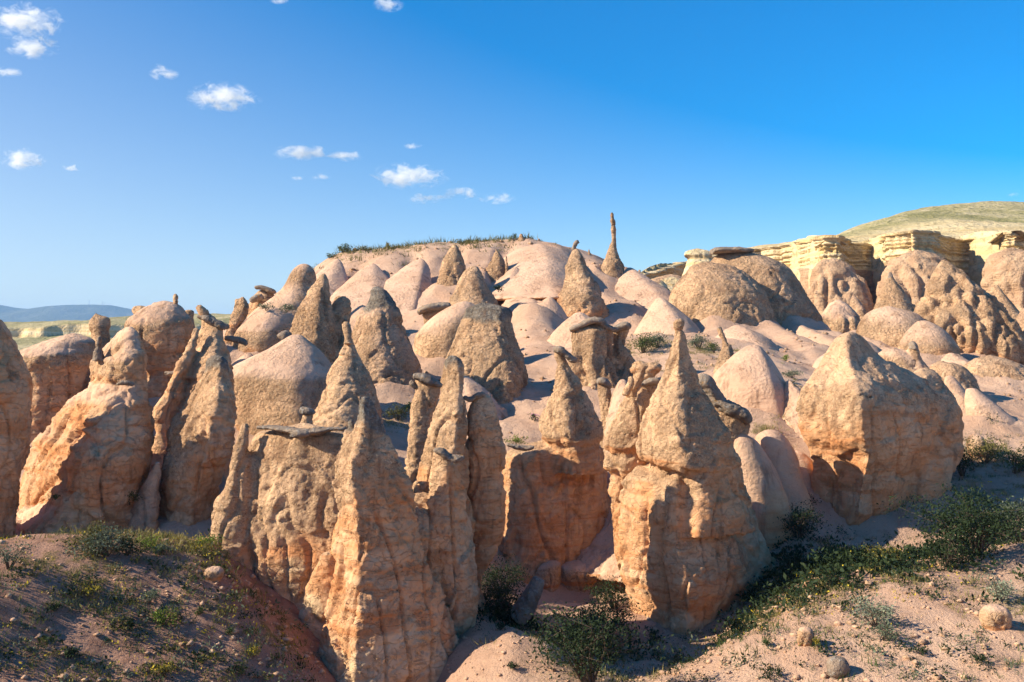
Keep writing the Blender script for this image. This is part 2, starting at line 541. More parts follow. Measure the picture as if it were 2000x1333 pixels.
def bar(d, pts, thick, depth=1.0, seg=20):
    """a slab or log along pixel points (px, py[, depth offset]) with half thickness in px given per point"""
    pts = [tuple(p) + (0.0,) * (3 - len(p)) for p in pts]
    A = np.array(pts, float); th_ = np.array(thick, float)
    t = np.concatenate([[0], np.cumsum(np.hypot(np.diff(A[:, 0]), np.diff(A[:, 1])))])
    tt = np.linspace(0, t[-1], int(max(14, t[-1] / 4)))
    px = pchip(t, A[:, 0], tt); py = pchip(t, A[:, 1], tt); dy = pchip(t, A[:, 2], tt); r = pchip(t, th_, tt) * 1.2
    tx = np.gradient(px); ty = np.gradient(py); L = np.hypot(tx, ty); tx /= L; ty /= L
    a = np.linspace(0, 2 * math.pi, seg, endpoint=False)
    s = d / F
    m = len(px)
    v = np.empty((m, seg, 3))
    v[:, :, 0] = ((px[:, None] - 1000) + r[:, None] * np.cos(a)[None] * -ty[:, None]) * s
    v[:, :, 2] = ((666.5 - py[:, None]) - r[:, None] * np.cos(a)[None] * tx[:, None]) * s
    v[:, :, 1] = d + dy[:, None] + r[:, None] * s * depth * np.sin(a)[None]
    c0 = v[0].mean(0); c1 = v[-1].mean(0)
    V = np.concatenate([v.reshape(-1, 3), [c0], [c1]])
    k = np.arange(m * seg).reshape(m, seg); k2 = np.roll(k, -1, axis=1)
    q = np.stack([k[:-1], k[1:], k2[1:], k2[:-1]], -1).reshape(-1, 4)
    A1 = np.stack([np.full(seg, m * seg), k2[0], k[0]], -1); B1 = np.stack([np.full(seg, m * seg + 1), k[-1], k2[-1]], -1)
    # orientation: make outward
    return V, q[:, ::-1], np.concatenate([A1, B1])[:, ::-1]


def fuse(shapes, vox, smooth):
    off = 0; vs = []; qs = []; ts = []
    for V, q, t in shapes:
        vs.append(V); qs.append(q + off); ts.append(t + off); off += len(V)
    me = mesh_np("tmp", np.concatenate(vs), np.concatenate(qs), np.concatenate(ts))
    o = bpy.data.objects.new("tmp", me); C.objects.link(o)
    md = o.modifiers.new("r", 'REMESH'); md.mode = 'VOXEL'; md.voxel_size = vox; md.adaptivity = 0
    if smooth:
        ms = o.modifiers.new("s", 'SMOOTH'); ms.factor = 0.5; ms.iterations = smooth
    ev = o.evaluated_get(deps())
    m2 = ev.to_mesh()
    n = len(m2.vertices)
    co = np.empty(n * 3, np.float32); m2.vertices.foreach_get('co', co)
    no = np.empty(n * 3, np.float32); m2.vertices.foreach_get('normal', no)
    lv = np.empty(len(m2.loops), np.int32); m2.loops.foreach_get('vertex_index', lv)
    nf = len(m2.polygons)
    quads = lv.reshape(nf, 4) if len(lv) == nf * 4 else None
    if quads is None:
        lt = np.empty(nf, np.int32); m2.polygons.foreach_get('loop_total', lt)
        ls = np.empty(nf, np.int32); m2.polygons.foreach_get('loop_start', ls)
        s4 = ls[lt == 4]
        quads = np.stack([lv[s4 + k] for k in range(4)], 1)
    ev.to_mesh_clear()
    bpy.data.objects.remove(o, do_unlink=True); bpy.data.meshes.remove(me)
    return co.reshape(-1, 3).copy(), no.reshape(-1, 3).copy(), quads


def prune(co, no, q):
    """drop what lies well under the ground"""
    h = gz(co[:, 0], co[:, 1])
    keep = co[:, 2] > h - 0.7
    kf = keep[q].all(1)
    q = q[kf]
    used = np.zeros(len(co), bool); used[q.ravel()] = True
    mp = np.cumsum(used) - 1
    return co[used], no[used], mp[q]


_ws = np.random.RandomState(3)
_wj = _ws.rand(4096, 3).astype(np.float32)
_wd = _ws.normal(size=(4096, 3)).astype(np.float32)
_wd /= np.linalg.norm(_wd, axis=1)[:, None]


def facets(p):
    """broken planes: every cell of a jittered lattice tilts its own way"""
    p = np.asarray(p, np.float32)
    out = np.empty(len(p), np.float32)
    for s0 in range(0, len(p), 200000):
        q = p[s0:s0 + 200000]
        i0 = np.floor(q).astype(np.int64)
        best = np.full(len(q), 1e9, np.float32); val = np.zeros(len(q), np.float32)
        for dx in (-1, 0, 1):
            for dy in (-1, 0, 1):
                for dz in (-1, 0, 1):
                    c = i0 + np.array([dx, dy, dz])
                    h = (c[:, 0] * 73856093 ^ c[:, 1] * 19349663 ^ c[:, 2] * 83492791) & 4095
                    v = q - (c + _wj[h])
                    d2 = (v * v).sum(1)
                    m = d2 < best
                    best = np.where(m, d2, best)
                    val = np.where(m, (v * _wd[h]).sum(1) + (_wj[h, 0] - 0.5) * 0.6, val)
        out[s0:s0 + 200000] = val
    return out



def relief(co, no, amp, fine, style):
    """weathering of a rock surface: broken planes, grit, clefts and bedding"""
    k = 1.0 / fine
    steep = 1 - np.abs(no[:, 2])
    d = amp * fine * 0.13 * noise(co * 0.36 * k)
    if style == 'smooth':
        d += amp * fine * (0.05 * noise(co * 0.9 * k + 11) + 0.02 * noise(co * 2.6 * k))
    else:
        wp = co + 0.05 * fine * np.stack([noise(co * 1.7 * k + 1), noise(co * 1.7 * k + 2), noise(co * 1.7 * k + 3)], 1)
        fa = facets(wp * np.array([0.62, 0.62, 0.50]) * k + 4.37)
        d += amp * fine * (0.17 if style == 'ledge' else 0.12) * fa
        if style == 'ledge':
            d += amp * fine * 0.075 * facets(wp * np.array([1.5, 1.5, 2.1]) * k + 9)
        # deep clefts
        r = 1 - np.abs(noise(co * np.array([0.7, 0.7, 0.28]) * k + 37.7))
        d -= amp * fine * 0.20 * sstep(0.90, 1.0, r) * (0.2 + 0.8 * steep)
        r2 = 1 - np.abs(noise(co * np.array([0.6, 0.6, 1.5]) * k + 29))
        d -= amp * fine * 0.07 * sstep(0.92, 1.0, r2) * steep
        # grit and pits
        gk = 0.6 if style == 'ledge' else 1.0
        d += gk * amp * fine * (0.030 * noise(co * 2.6 * k + 5) + 0.045 * noise(co * 5.0 * k + 9) + 0.042 * noise(co * 9.5 * k + 2))
        d -= gk * amp * fine * 0.055 * sstep(0.50, 0.75, noise(co * 2.4 * k + 41))
    # bedding
    wob = 0.35 * noise(co * 0.3 + 7)
    zz = np.stack([np.zeros(len(co)), co[:, 0] * 0.15, (co[:, 2] + wob) * 1.9 * k], 1)
    d += amp * fine * 0.030 * noise(zz) * steep
    if style == 'flute':
        ang = np.stack([co[:, 0] * 0.8 * k, co[:, 1] * 0.8 * k, co[:, 2] * 0.10 * k], 1)
        fl = 1 - np.abs(noise(ang + 77))
        d -= amp * fine * 0.38 * sstep(0.70, 1.0, fl)
    return d


def body_mesh(shapes, vox, smooth, amp, fine, style, d, orange, pink, pale, base_pink=0.0, lichen=None, oj=1.0):
    co, no, q = fuse(shapes, vox, smooth)
    if len(co) > 3000 or True:
        co, no, q = prune(co, no, q)
    dsp = relief(co, no, amp, fine, style) * np.clip((co[:, 2].max() - co[:, 2]) / (1.6 * fine), 0.3, 1.0)
    co2 = co + no * dsp[:, None]
    nz = noise(co * np.array([0.30, 0.30, 0.22]) / fine + 3) * 2.6 * fine + noise(co * 0.9 / fine + 8) * 0.9 * fine
    if orange is None:
        zr = np.zeros(len(co))
    else:
        zo = (666.5 - orange) / F * d
        zr = sstep(1.0 * fine, -1.2 * fine, co[:, 2] - zo + oj * nz - oj * 0.9 * no[:, 0]) * sstep(0.75, 0.35, no[:, 2])
        under = sstep(-0.05, -0.45, no[:, 2])
        zr = np.maximum(zr, under * 0.95)
    if orange is None:
        zr = np.maximum(zr, 0.9 * sstep(-0.1, -0.5, no[:, 2]))
    zg = np.maximum(base_pink, pink * sstep(0.28, 0.76, no[:, 2] + 0.05 * nz))
    if pale is None:
        zb = np.zeros(len(co))
    else:
        zp = (666.5 - pale) / F * d
        zb = sstep(0.7 * fine, -0.7 * fine, co[:, 2] - zp + nz)
    za = np.zeros(len(co)) if lichen is None else 0.85 * sstep(-0.7 * fine, 0.9 * fine, co[:, 2] - (666.5 - lichen) / F * d + 0.45 * nz)
    return co2, q, np.stack([zr, zg, zb, za], 1)


def rock(name, label, shapes, d, vox=None, smooth=2, amp=1.0, fine=None, style='rough', orange=None, pink=0.6, pale=None, base_pink=0.0, lichen=None, oj=1.0,
         caps=(), extra=(), cat="rock formation", group=None, mat=None, kind=None, parent=None, loc=None):
    vox = vox or max(0.055, 0.0020 * d)
    fine = fine or (0.75 + 0.012 * max(0, d - 30))
    mat = mat or (M_ROCK if d < 44 else M_ROCK_MID if d < 72 else M_ROCK_FAR)
    co, q, z = body_mesh(shapes, vox, smooth, amp, fine, style, d, orange, pink, pale, base_pink, lichen, oj)
    mid = (co.max(0) + co.min(0)) / 2
    org = np.array([mid[0], mid[1], co[:, 2].min()])
    me = mesh_np(name, co - org, q)
    set_zone(me, z)
    if not caps and not extra:
        o = link(name, me, mat, None, org)
        if parent:
            o.parent = parent; o.matrix_parent_inverse = parent.matrix_world.inverted()
            return o
        return tag(o, label, cat, group, kind)
    root = tag(empty(name, org), label, cat, group)
    link("body", me, mat, root)
    for nm, shp, kw in list(caps) + list(extra):
        iscap = nm in ('cap', 'cap_slab', 'ledge_slab', 'knob', 'cap_stone')
        vx = kw.get('vox', vox * 0.8)
        c2, n2, q2 = fuse(shp, vx, kw.get('smooth', 2))
        f2 = fine * kw.get('fine', 0.55)
        dd = relief(c2, n2, kw.get('amp', 1.0) * amp, f2, 'rough')
        m2 = mesh_np(nm, c2 + n2 * dd[:, None] - org, q2)
        set_zone(m2, np.stack([0.9 * sstep(-0.1, -0.5, n2[:, 2]) * (0 if iscap else 1), np.zeros(len(c2)), np.zeros(len(c2))], 1))
        link(nm, m2, M_CAP if iscap else mat, root)
    return root


FC = "fairy_chimney"; DOME = "rock_dome"; BOULD = "boulder"

# --- left group
rock("rock_tower", "orange rock tower cut off by the left edge of the photo", [loft(33, [(600, -110, -60), (629, -125, 0), (662, -140, 17), (700, -150, 37), (760, -160, 61), (815, -165, 56), (862, -170, 51), (930, -175, 35), (1000, -180, 25), (1080, -180, 20)], 0.9, 2.4, 20)], 33, orange=720, pink=0.2)
rock(DOME, "low pink domed rock with dark orange hollow flank behind the left edge tower", [loft(46, [(657, 120, 170), (664, 98, 185), (680, 64, 190), (697, 36, 192), (708, 34, 190), (730, 44, 180), (780, 52, 170), (840, 48, 160), (900, 30, 150)], 0.9)], 46, orange=715, pink=0.95)
rock("knobby_rock", "small dark knobby rock with a beak on top beside low pink dome", [loft(49, [(618, 190, 208), (622, 178, 216), (635, 175, 220), (650, 180, 221), (662, 182, 221), (690, 170, 225)], 0.8), bar(49, [(186, 632), (189, 620), (184, 614)], [9, 6, 3])], 49, pink=0.1, fine=0.5)
rock(DOME, "broad pink dome with orange face and a thin standing stone on its shoulder", [loft(51, [(593, 300, 345), (600, 284, 356), (612, 270, 366), (628, 256, 377), (642, 252, 380), (660, 264, 380), (700, 284, 374), (760, 300, 364), (830, 300, 355)], 0.85, 2.2)], 51, orange=652, pink=0.85)
rock("standing_stone", "thin upright dark stone balanced on the shoulder of the broad pink dome", [loft(51, [(574, 340, 345), (580, 338, 349), (590, 339.5, 349.5), (598, 342, 348.5), (610, 343, 349)], 0.8, down=0.3)], 51, vox=0.05, fine=0.25, pink=0)
rock("beaked_rock", "dark beak shaped rock pointing left behind broad pink dome", [bar(57, [(300, 625), (280, 612), (262, 603), (259, 600)], [14, 12, 6, 2]), loft(57, [(605, 266, 290), (620, 263, 300), (650, 260, 300)], 0.8)], 57, fine=0.4, pink=0)
rock("beaked_rock", "low dark capped rock on the skyline right of the broad pink dome", [loft(60, [(606, 362, 376), (610, 357, 382), (618, 362, 380), (640, 355, 385)], 0.8)], 60, fine=0.4, pink=0)
rock(FC, "massive cracked orange chimney with smooth pink crown left of the capped pair", [
    loft(37, [(640, 240, 262), (648, 226, 273), (660, 211, 281), (690, 181, 296), (712, 162, 300), (733, 158, 301), (742, 166, 302), (757, 150, 306), (785, 112, 314), (832, 72, 322), (872, 34, 322), (900, 18, 320), (957, -6, 314), (1002, -18, 305), (1045, -40, 292), (1090, -65, 285)], 0.8, 1.8, 0, ridge=0.4, skew=-0.7),
    loft(35.2, [(925, 145, 172), (940, 120, 188), (970, 78, 196), (1005, 30, 190), (1045, -15, 175), (1095, -60, 170)], 0.7, 1.8, skew=-0.6),
    bar(37, [(158, 742, 0.9), (178, 735, 0.4), (205, 740, 0)], [3, 6, 4], 1.6)],
    37, orange=705, pink=0.95, pale=1000, style='ledge', amp=1.25,
    extra=[("ledge_slab", [bar(35.2, [(226, 752), (240, 748), (262, 752)], [2, 3.5, 2], 2.0)], {'vox': 0.05, 'fine': 0.3}), ("knob", [loft(36.5, [(655, 190, 198), (662, 187, 202), (675, 186, 200), (690, 182, 204)], 0.9, down=0.3)], {'vox': 0.06, 'fine': 0.4})])
rock("rock_fin", "pale sloping rock fin between the massive left chimney and its capped neighbour", [loft(35.0, [(903, 302, 316), (930, 288, 316), (960, 266, 316), (1000, 234, 314), (1034, 204, 312), (1070, 190, 310)], 0.6, 1.6, 0, seg=36, skew=-0.3)], 35, pink=0.9, base_pink=0.5, orange=1020)
rock(FC, "two-humped chimney with drooping dark cap slab at left", [
    loft(43, [(612, 396, 412), (622, 392, 424), (640, 392, 441), (655, 387, 444), (680, 382, 452), (710, 371, 464), (750, 358, 472), (800, 348, 476), (880, 340, 480)], 0.85, 1.8, ridge=0.3, skew=-0.4),
    loft(42, [(640, 378, 392), (680, 366, 388), (700, 357, 382), (730, 350, 374), (770, 332, 366), (800, 318, 360), (812, 320, 356), (840, 330, 352)], 0.9)], 43, orange=690, pink=0.35,
    caps=[("cap_slab", [bar(42.6, [(386, 620), (402, 622), (420, 630), (438, 639), (449, 637)], [4, 7, 7, 6.5, 3], 2.2)], {}), ("finger", [bar(42.8, [(387, 597), (393, 606), (404, 618)], [4.5, 7, 8], 1.0)], {'fine': 0.4}), ("ledge_slab", [bar(42.8, [(440, 660), (462, 664), (475, 667), (484, 673)], [5, 5, 4, 3], 1.6)], {'fine': 0.4}), ("ledge_slab", [bar(42.5, [(321, 729), (335, 731), (352, 729)], [3.2, 4, 4], 1.4)], {'fine': 0.4})])
rock(FC, "tall rounded orange chimney with dark lichen lump in front of the drooping cap slab", [
    loft(36, [(697, 408, 438), (706, 400, 448), (722, 396, 452), (735, 390, 451), (757, 371, 462), (800, 341, 468), (845, 316, 470), (880, 313, 468), (908, 305, 452), (983, 299, 430), (1058, 298, 412), (1110, 296, 410)], 0.95, 1.9, 0, ridge=0.45, skew=-0.6)], 36, orange=850, pink=0.3, amp=1.2, lichen=728)
rock("twin_knob_rock", "pair of leaning finger rocks with dark tips on the left skyline", [loft(62, [(580, 470, 478), (588, 468, 484), (600, 469, 491), (608, 466, 488), (622, 458, 484), (645, 449, 474), (665, 446, 470), (700, 438, 468)], 0.8),
      loft(62, [(583, 460, 466), (590, 457, 469), (604, 458, 468), (616, 455, 470), (650, 448, 470)], 0.8)], 62, fine=0.5, pink=0.1, orange=630)
rock("flat_topped_rock", "dark flat slab rock jutting left on skyline above the round left domes", [loft(77, [(568, 505, 530), (580, 495, 540), (600, 485, 545), (640, 470, 555)], 0.7), ], 77, fine=0.6, pink=0.3, orange=575,
     caps=[("cap_slab", [bar(76.6, [(497, 562), (510, 562), (525, 567), (538, 572)], [3, 4, 4.5, 4], 2.4)], {'fine': 0.4}), ("ledge_slab", [bar(75.5, [(489, 590), (500, 583), (514, 580)], [4, 6, 5], 1.8)], {'fine': 0.4})])
rock(DOME, "smooth thumb shaped brown dome at the left end of the pale hill", [loft(76, [(517, 584, 603), (522, 577, 610), (535, 568, 618), (557, 560, 622), (575, 545, 626), (600, 513, 632), (625, 488, 640), (660, 468, 650)], 0.85)], 76, pink=0.75, style='smooth')
rock(DOME, "round pink dome with shrub fringe left of the tall brown cone", [loft(62, [(604, 513, 552), (613, 497, 572), (630, 479, 584), (650, 463, 588), (680, 457, 586), (705, 465, 575), (740, 470, 560)], 0.85)], 62, pink=0.9, orange=690, style='smooth')
rock(FC, "tall rough brown double cone with round dark shoulder left of centre", [
    loft(53, [(534, 629, 636), (542, 622, 641), (560, 611, 646), (580, 602, 648), (610, 588, 655), (640, 577, 664), (680, 568, 664), (720, 558, 655), (760, 545, 645), (820, 525, 630)], 1.0, 1.6, 0, ridge=0.3),
    loft(53.5, [(578, 658, 671), (584, 652, 679), (596, 648, 685), (612, 645, 687), (650, 636, 690), (700, 626, 690), (760, 610, 690), (820, 590, 690)], 0.9)], 53, pink=0.25, amp=1.0, 
    caps=[("knob", [loft(50.5, [(647, 548, 566), (655, 541, 572), (663, 546, 572), (672, 552, 570)], 0.9, down=0.3)], {'fine': 0.4})])
rock(DOME, "pink sloping dome with shadowed orange belly below the tall double cone", [loft(48, [(655, 566, 590), (675, 535, 615), (700, 490, 640), (718, 458, 655), (740, 446, 670), (770, 450, 680), (820, 452, 690), (880, 450, 690)], 0.85, 1.8, ridge=0.3)], 48, pink=0.95, orange=800, style='smooth', smooth=10)
rock("capped_stone", "small dark stone poking out of the pink sloping dome", [loft(46.6, [(707, 500, 512), (712, 496, 520), (722, 497, 530), (740, 490, 545)], 0.9, down=0.4)], 43.8, fine=0.35, vox=0.06, pink=0)
rock(FC, "hunched brown chimney with dark rounded head right of the double cone", [loft(59, [(561, 729, 741), (566, 724, 752), (580, 724, 765), (603, 718, 779), (612, 708, 783), (640, 696, 792), (680, 684, 812), (720, 676, 830), (760, 670, 844), (810, 664, 852), (870, 655, 858)], 0.85, 2.0)], 59, pink=0.6, orange=None, lichen=596)
rock(FC, "slim upright stone figure on a broad brown cone behind the table rock", [loft(42.5, [(672, 676, 692), (690, 667, 700), (727, 647, 720), (782, 629, 742), (837, 606, 760), (900, 585, 775)], 0.95, 1.7)], 42.5, pink=0.2, style='rough',
     extra=[("figure_head", [loft(42.5, [(629, 673, 680), (635, 670, 685), (647, 671, 688), (656, 673, 688), (664, 675, 688)], 0.8, down=0.2)], {'vox': 0.05, 'fine': 0.35}), ("neck", [loft(42.5, [(655, 673, 682), (668, 672, 681), (684, 668, 684)], 0.9, down=0.2), loft(42.4, [(662, 682, 688), (672, 681, 692), (688, 676, 696)], 0.9, down=0.2)], {'vox': 0.05, 'fine': 0.35})])
rock("mushroom_rock", "small capped mushroom rock standing behind the dark table slab", [loft(35, [(806, 592, 612), (820, 588, 611), (838, 580, 612), (870, 570, 615)], 0.9)], 35, fine=0.5, pink=0.2,
     caps=[("cap", [loft(35, [(795, 586, 596), (799, 584, 610), (805, 584, 617), (810, 590, 614)], 1.0, down=0)], {'vox': 0.05, 'fine': 0.3})])

# --- front group
rock("rock_wall", "long sunlit rock wall under a dark table slab at centre left", [
    loft(31.6, [(848, 498, 690), (864, 484, 705), (900, 466, 720), (938, 450, 730), (985, 422, 735), (1040, 398, 735), (1095, 395, 735), (1157, 400, 735), (1240, 420, 740), (1340, 430, 740)], 0.5, 2.6, 0, skew=-0.28, shear=-0.06),
    loft(31.2, [(829, 474, 484), (840, 467, 488), (870, 458, 488), (905, 450, 488), (935, 444, 490), (990, 420, 500), (1060, 405, 510)], 0.8, 2.2),
    loft(30.7, [(852, 572, 596), (868, 568, 606), (890, 560, 622), (930, 540, 650), (1000, 515, 680), (1100, 500, 700), (1200, 520, 710), (1300, 560, 720)], 0.32, 1.7),
    loft(29.6, [(1080, 628, 660), (1130, 605, 680), (1190, 585, 700), (1260, 580, 710), (1340, 575, 710)], 0.6, 1.8)], 32, amp=0.75, style='ledge', orange=1040, pink=0.2, pale=1120,
    caps=[("cap_slab", [bar(30.6, [(488, 840, 0.9), (520, 839, 0.6), (560, 842, 0.3), (592, 845, 0), (625, 842, 0), (650, 838, 0), (676, 838, 0)], [2.5, 5, 6, 5, 5.5, 4.5, 3], 3.6)], {'fine': 0.5}), ("cap_slab", [bar(29.7, [(566, 854), (584, 848), (604, 849)], [5, 7, 5], 2.0)], {'fine': 0.4, 'vox': 0.05})])
rock(FC, "nearest tall chimney with sharp front ridge and grey lichen tip", [
    loft(28.3, [(774, 704, 723), (785, 700, 732), (807, 698, 740), (842, 688, 752), (881, 666, 772), (899, 656, 780), (947, 651, 802), (995, 653, 816), (1056, 653, 825), (1120, 649, 850), (1200, 632, 880), (1300, 616, 905), (1420, 606, 925)], 0.85, 1.2, 0, ridge=-0.35),
    loft(30.0, [(965, 800, 850), (1000, 760, 905), (1060, 690, 925), (1143, 665, 933), (1200, 650, 930), (1300, 630, 925), (1420, 615, 925)], 0.7, 2.0, ridge=-0.3, skew=0.1),
    loft(28.6, [(818, 683, 688), (823, 680, 694), (833, 680, 694), (850, 676, 694), (880, 668, 700)], 0.9)], 28.3, amp=1.15, style='rough', orange=965, pink=0.1, pale=1215, lichen=838)
rock(FC, "tall sunlit leaning fin with dark rounded head behind the nearest chimney", [loft(32.3, [(697, 873, 893), (706, 866, 905), (722, 866, 909), (738, 870, 909), (763, 862, 911), (800, 850, 913), (837, 836, 914), (880, 824, 916), (916, 814, 918), (960, 806, 920), (1020, 804, 925)], 0.75, 1.3, 0, ridge=0.45, skew=-0.25)], 32.3, pink=0.1, orange=930, lichen=735)
rock(FC, "fluted salmon chimney with winged dark cap slab right of the nearest chimney", [
    loft(29.6, [(884, 848, 866), (900, 846, 884), (925, 842, 900), (960, 836, 912), (1000, 828, 915), (1056, 822, 918), (1100, 820, 928), (1143, 822, 934), (1187, 826, 928), (1275, 832, 922), (1400, 832, 916)], 0.8, 1.5, 10)], 29.6, pink=0.1, orange=905, pale=1250, amp=1.2,
    caps=[("cap_slab", [bar(29.1, [(846, 879), (862, 884), (880, 896), (896, 897), (909, 893)], [4, 7, 6, 6.5, 3], 1.8)], {'fine': 0.4, 'vox': 0.05})])
rock(FC, "rounded dark brown finger rock with orange flank leaning on the sunlit fin", [loft(32.6, [(767, 934, 948), (776, 925, 960), (807, 914, 973), (850, 910, 984), (886, 909, 988), (900, 912, 986), (925, 913, 982), (1030, 913, 981), (1082, 916, 968), (1126, 920, 945), (1160, 925, 940)], 0.8, 2.2)], 32.6, pink=0.1, orange=880,
     caps=[("cap_slab", [bar(32.4, [(905, 776), (920, 781), (930, 774), (948, 770)], [3, 4, 4, 3], 2.0)], {'fine': 0.35, 'vox': 0.05})])
rock("capped_rock", "short brown rock under a tilted grey slab behind the sunlit fin", [loft(39, [(742, 810, 850), (760, 811, 862), (800, 804, 852), (840, 800, 840), (900, 795, 840)], 0.85, 2.3)], 39, pink=0, orange=None,
     caps=[("cap_slab", [bar(38.6, [(807, 735), (822, 738), (842, 746), (864, 755)], [4, 7, 7.5, 4], 2.2)], {'fine': 0.4}), ("ledge_slab", [bar(38.8, [(800, 745), (808, 752), (814, 758)], [4, 5, 4], 1.4)], {'fine': 0.3})])

# --- middle
rock(DOME, "pink dome with dusty pitted top between capped slab and flat-topped mesa rock", [loft(65, [(590, 898, 918), (598, 880, 930), (612, 855, 938), (640, 824, 942), (665, 811, 942), (690, 813, 940), (740, 820, 940)], 0.85)], 65, pink=0.9, orange=700, style='smooth')
rock("capped_rock", "angular overhanging slab of dark rock on the pink hill foot", [loft(69, [(604, 834, 876), (614, 826, 870), (626, 826, 852), (645, 826, 850)], 0.8)], 69, pink=0, orange=604,
     caps=[("cap_slab", [bar(68.6, [(816, 613), (830, 604), (850, 600), (880, 597)], [4, 7, 7, 5], 2.6)], {'fine': 0.5})])
rock("mesa_rock", "stout flat-topped rock with dark lichen cap at the middle", [loft(58, [(598, 920, 975), (603, 910, 993), (614, 907, 1001), (630, 901, 1001), (670, 886, 1010), (695, 877, 1021), (722, 868, 1029), (760, 858, 1032), (830, 850, 1030)], 1.0, 1.9, 0, ridge=0.5)], 58, pink=0.15, orange=None, amp=1.1, lichen=618)
rock("mesa_rock", "fluted brown rock under a two-humped dark cap right of the middle", [
    loft(54, [(632, 1140, 1180), (645, 1115, 1198), (690, 1114, 1200), (730, 1114, 1205), (780, 1125, 1210), (860, 1140, 1215)], 0.8, 2.0), loft(54.8, [(636, 1200, 1228), (650, 1192, 1230), (668, 1190, 1223), (690, 1190, 1233), (720, 1190, 1245), (760, 1190, 1248), (850, 1180, 1240)], 0.8, 2.0)], 54, pink=0.1, orange=None, style='flute', amp=0.9,
    caps=[("cap", [bar(53.6, [(1113, 645), (1132, 638), (1158, 627), (1172, 628), (1186, 640), (1200, 645)], [4, 5.5, 6.5, 6.5, 5.5, 4], 2.4), bar(54.3, [(1196, 646), (1210, 640), (1222, 636), (1231, 642)], [5, 6.5, 6.5, 4], 2.2)], {'fine': 0.6})])
rock("small_chimney", "small hooded rock at the foot of the two-humped rock", [loft(47, [(745, 1168, 1182), (760, 1166, 1192), (780, 1168, 1196), (820, 1170, 1200), (880, 1165, 1205)], 0.9)], 47, pink=0.1, fine=0.5,
     caps=[("cap", [bar(46.8, [(1165, 748), (1176, 745), (1188, 752), (1193, 760)], [4, 7, 6, 3], 1.6)], {'fine': 0.4, 'vox': 0.07})])
rock(FC, "bottle shaped chimney with hooked dark cap and orange hollow under its brim", [
    loft(40.5, [(684, 1081, 1092), (700, 1083, 1105), (715, 1084, 1112), (730, 1084, 1124), (750, 1082, 1140), (782, 1070, 1157), (825, 1057, 1175), (846, 1055, 1180), (858, 1058, 1179), (868, 1068, 1174), (900, 1062, 1180)], 0.9, 1.5, 0, down=0.5, ridge=-0.15),
    loft(41.2, [(866, 1030, 1150), (878, 992, 1178), (908, 982, 1185), (952, 977, 1192), (1012, 976, 1196), (1067, 974, 1188), (1090, 975, 1184), (1130, 960, 1195)], 0.62, 2.1, 0, skew=0.3, ridge=-0.3)], 40.5, pink=0.15, orange=866, oj=0.25,
    caps=[("cap_slab", [bar(40.2, [(1080, 682), (1092, 684), (1106, 693), (1117, 702), (1127, 705)], [4, 6.5, 6.5, 6, 3], 1.7)], {'fine': 0.4, 'vox': 0.06}), ("ledge_slab", [bar(38.4, [(988, 868), (1005, 872), (1030, 876), (1044, 874)], [3, 4, 4, 2], 3)], {'fine': 0.35, 'vox': 0.06})])

# --- centre right: the tall cone on its shared base
rock(FC, "tallest pointed cone with small knob head on a massive orange pedestal", [
    loft(34.5, [(645, 1317, 1334), (655, 1315, 1340), (693, 1305, 1349), (743, 1288, 1366), (776, 1270, 1382), (820, 1247, 1408), (850, 1239, 1424), (880, 1239, 1438), (898, 1245, 1447), (907, 1256, 1450), (912, 1280, 1446), (940, 1290, 1450), (1000, 1270, 1470)], 1.0, 1.3, 0, down=0.6, ridge=-0.22),
    loft(35.4, [(912, 1235, 1446), (932, 1218, 1454), (963, 1210, 1464), (1000, 1206, 1474), (1040, 1204, 1492), (1078, 1204, 1512), (1102, 1206, 1524), (1128, 1212, 1518), (1160, 1222, 1500), (1200, 1226, 1492), (1235, 1215, 1505), (1275, 1190, 1530)], 0.95, 1.3, 0, ridge=-0.3, skew=0.2)], 34.5, pink=0.1, orange=915, pale=1165, amp=0.9, style='ledge', smooth=1,
    caps=[("knob_head", [loft(34.5, [(624, 1320, 1333), (630, 1315, 1337), (640, 1315, 1336), (648, 1319, 1333)], 1.0, down=0.2)], {'fine': 0.35, 'vox': 0.05})])
rock(FC, "squat chimney with lumpy broken cap pressed against the tallest cone", [
    loft(36, [(748, 1230, 1285), (765, 1222, 1290), (785, 1211, 1292), (804, 1203, 1290), (845, 1183, 1285), (866, 1180, 1282), (878, 1184, 1278), (885, 1196, 1272), (895, 1182, 1278), (912, 1180, 1280), (925, 1196, 1280), (963, 1190, 1280), (1040, 1196, 1290), (1078, 1197, 1290), (1128, 1217, 1290), (1180, 1235, 1290)], 0.75, 1.8, 10)], 36, pink=0.1, orange=888, amp=1.1,
    extra=[("cap", [bar(35.6, [(1252, 752), (1270, 745), (1286, 746)], [4, 6, 5], 2.0)], {'fine': 0.4, 'vox': 0.06}), ("crown_rock", [bar(35.8, [(1229, 724), (1245, 716), (1262, 722), (1280, 718), (1291, 722)], [4, 7, 9, 9, 6], 1.6), loft(35.8, [(720, 1240, 1285), (735, 1238, 1280), (745, 1232, 1262), (765, 1222, 1246)], 0.7, down=0.2)], {'fine': 0.45, 'vox': 0.06}), ("neck", [bar(35.4, [(1233, 735), (1232, 750), (1226, 762), (1222, 774)], [4, 5, 6, 6], 1.2)], {'fine': 0.35, 'vox': 0.05})])
rock("serpentine_slab", "long dark lichen covered slab snaking down right of the tallest cone", [bar(38.5, [(1362, 742), (1376, 746), (1390, 765), (1404, 786), (1424, 800), (1444, 808), (1462, 824)], [10, 13, 11, 10, 13, 13, 8], 2.0)], 38.5, vox=0.07, fine=0.55, mat=M_CAP, pink=0, amp=1.3)
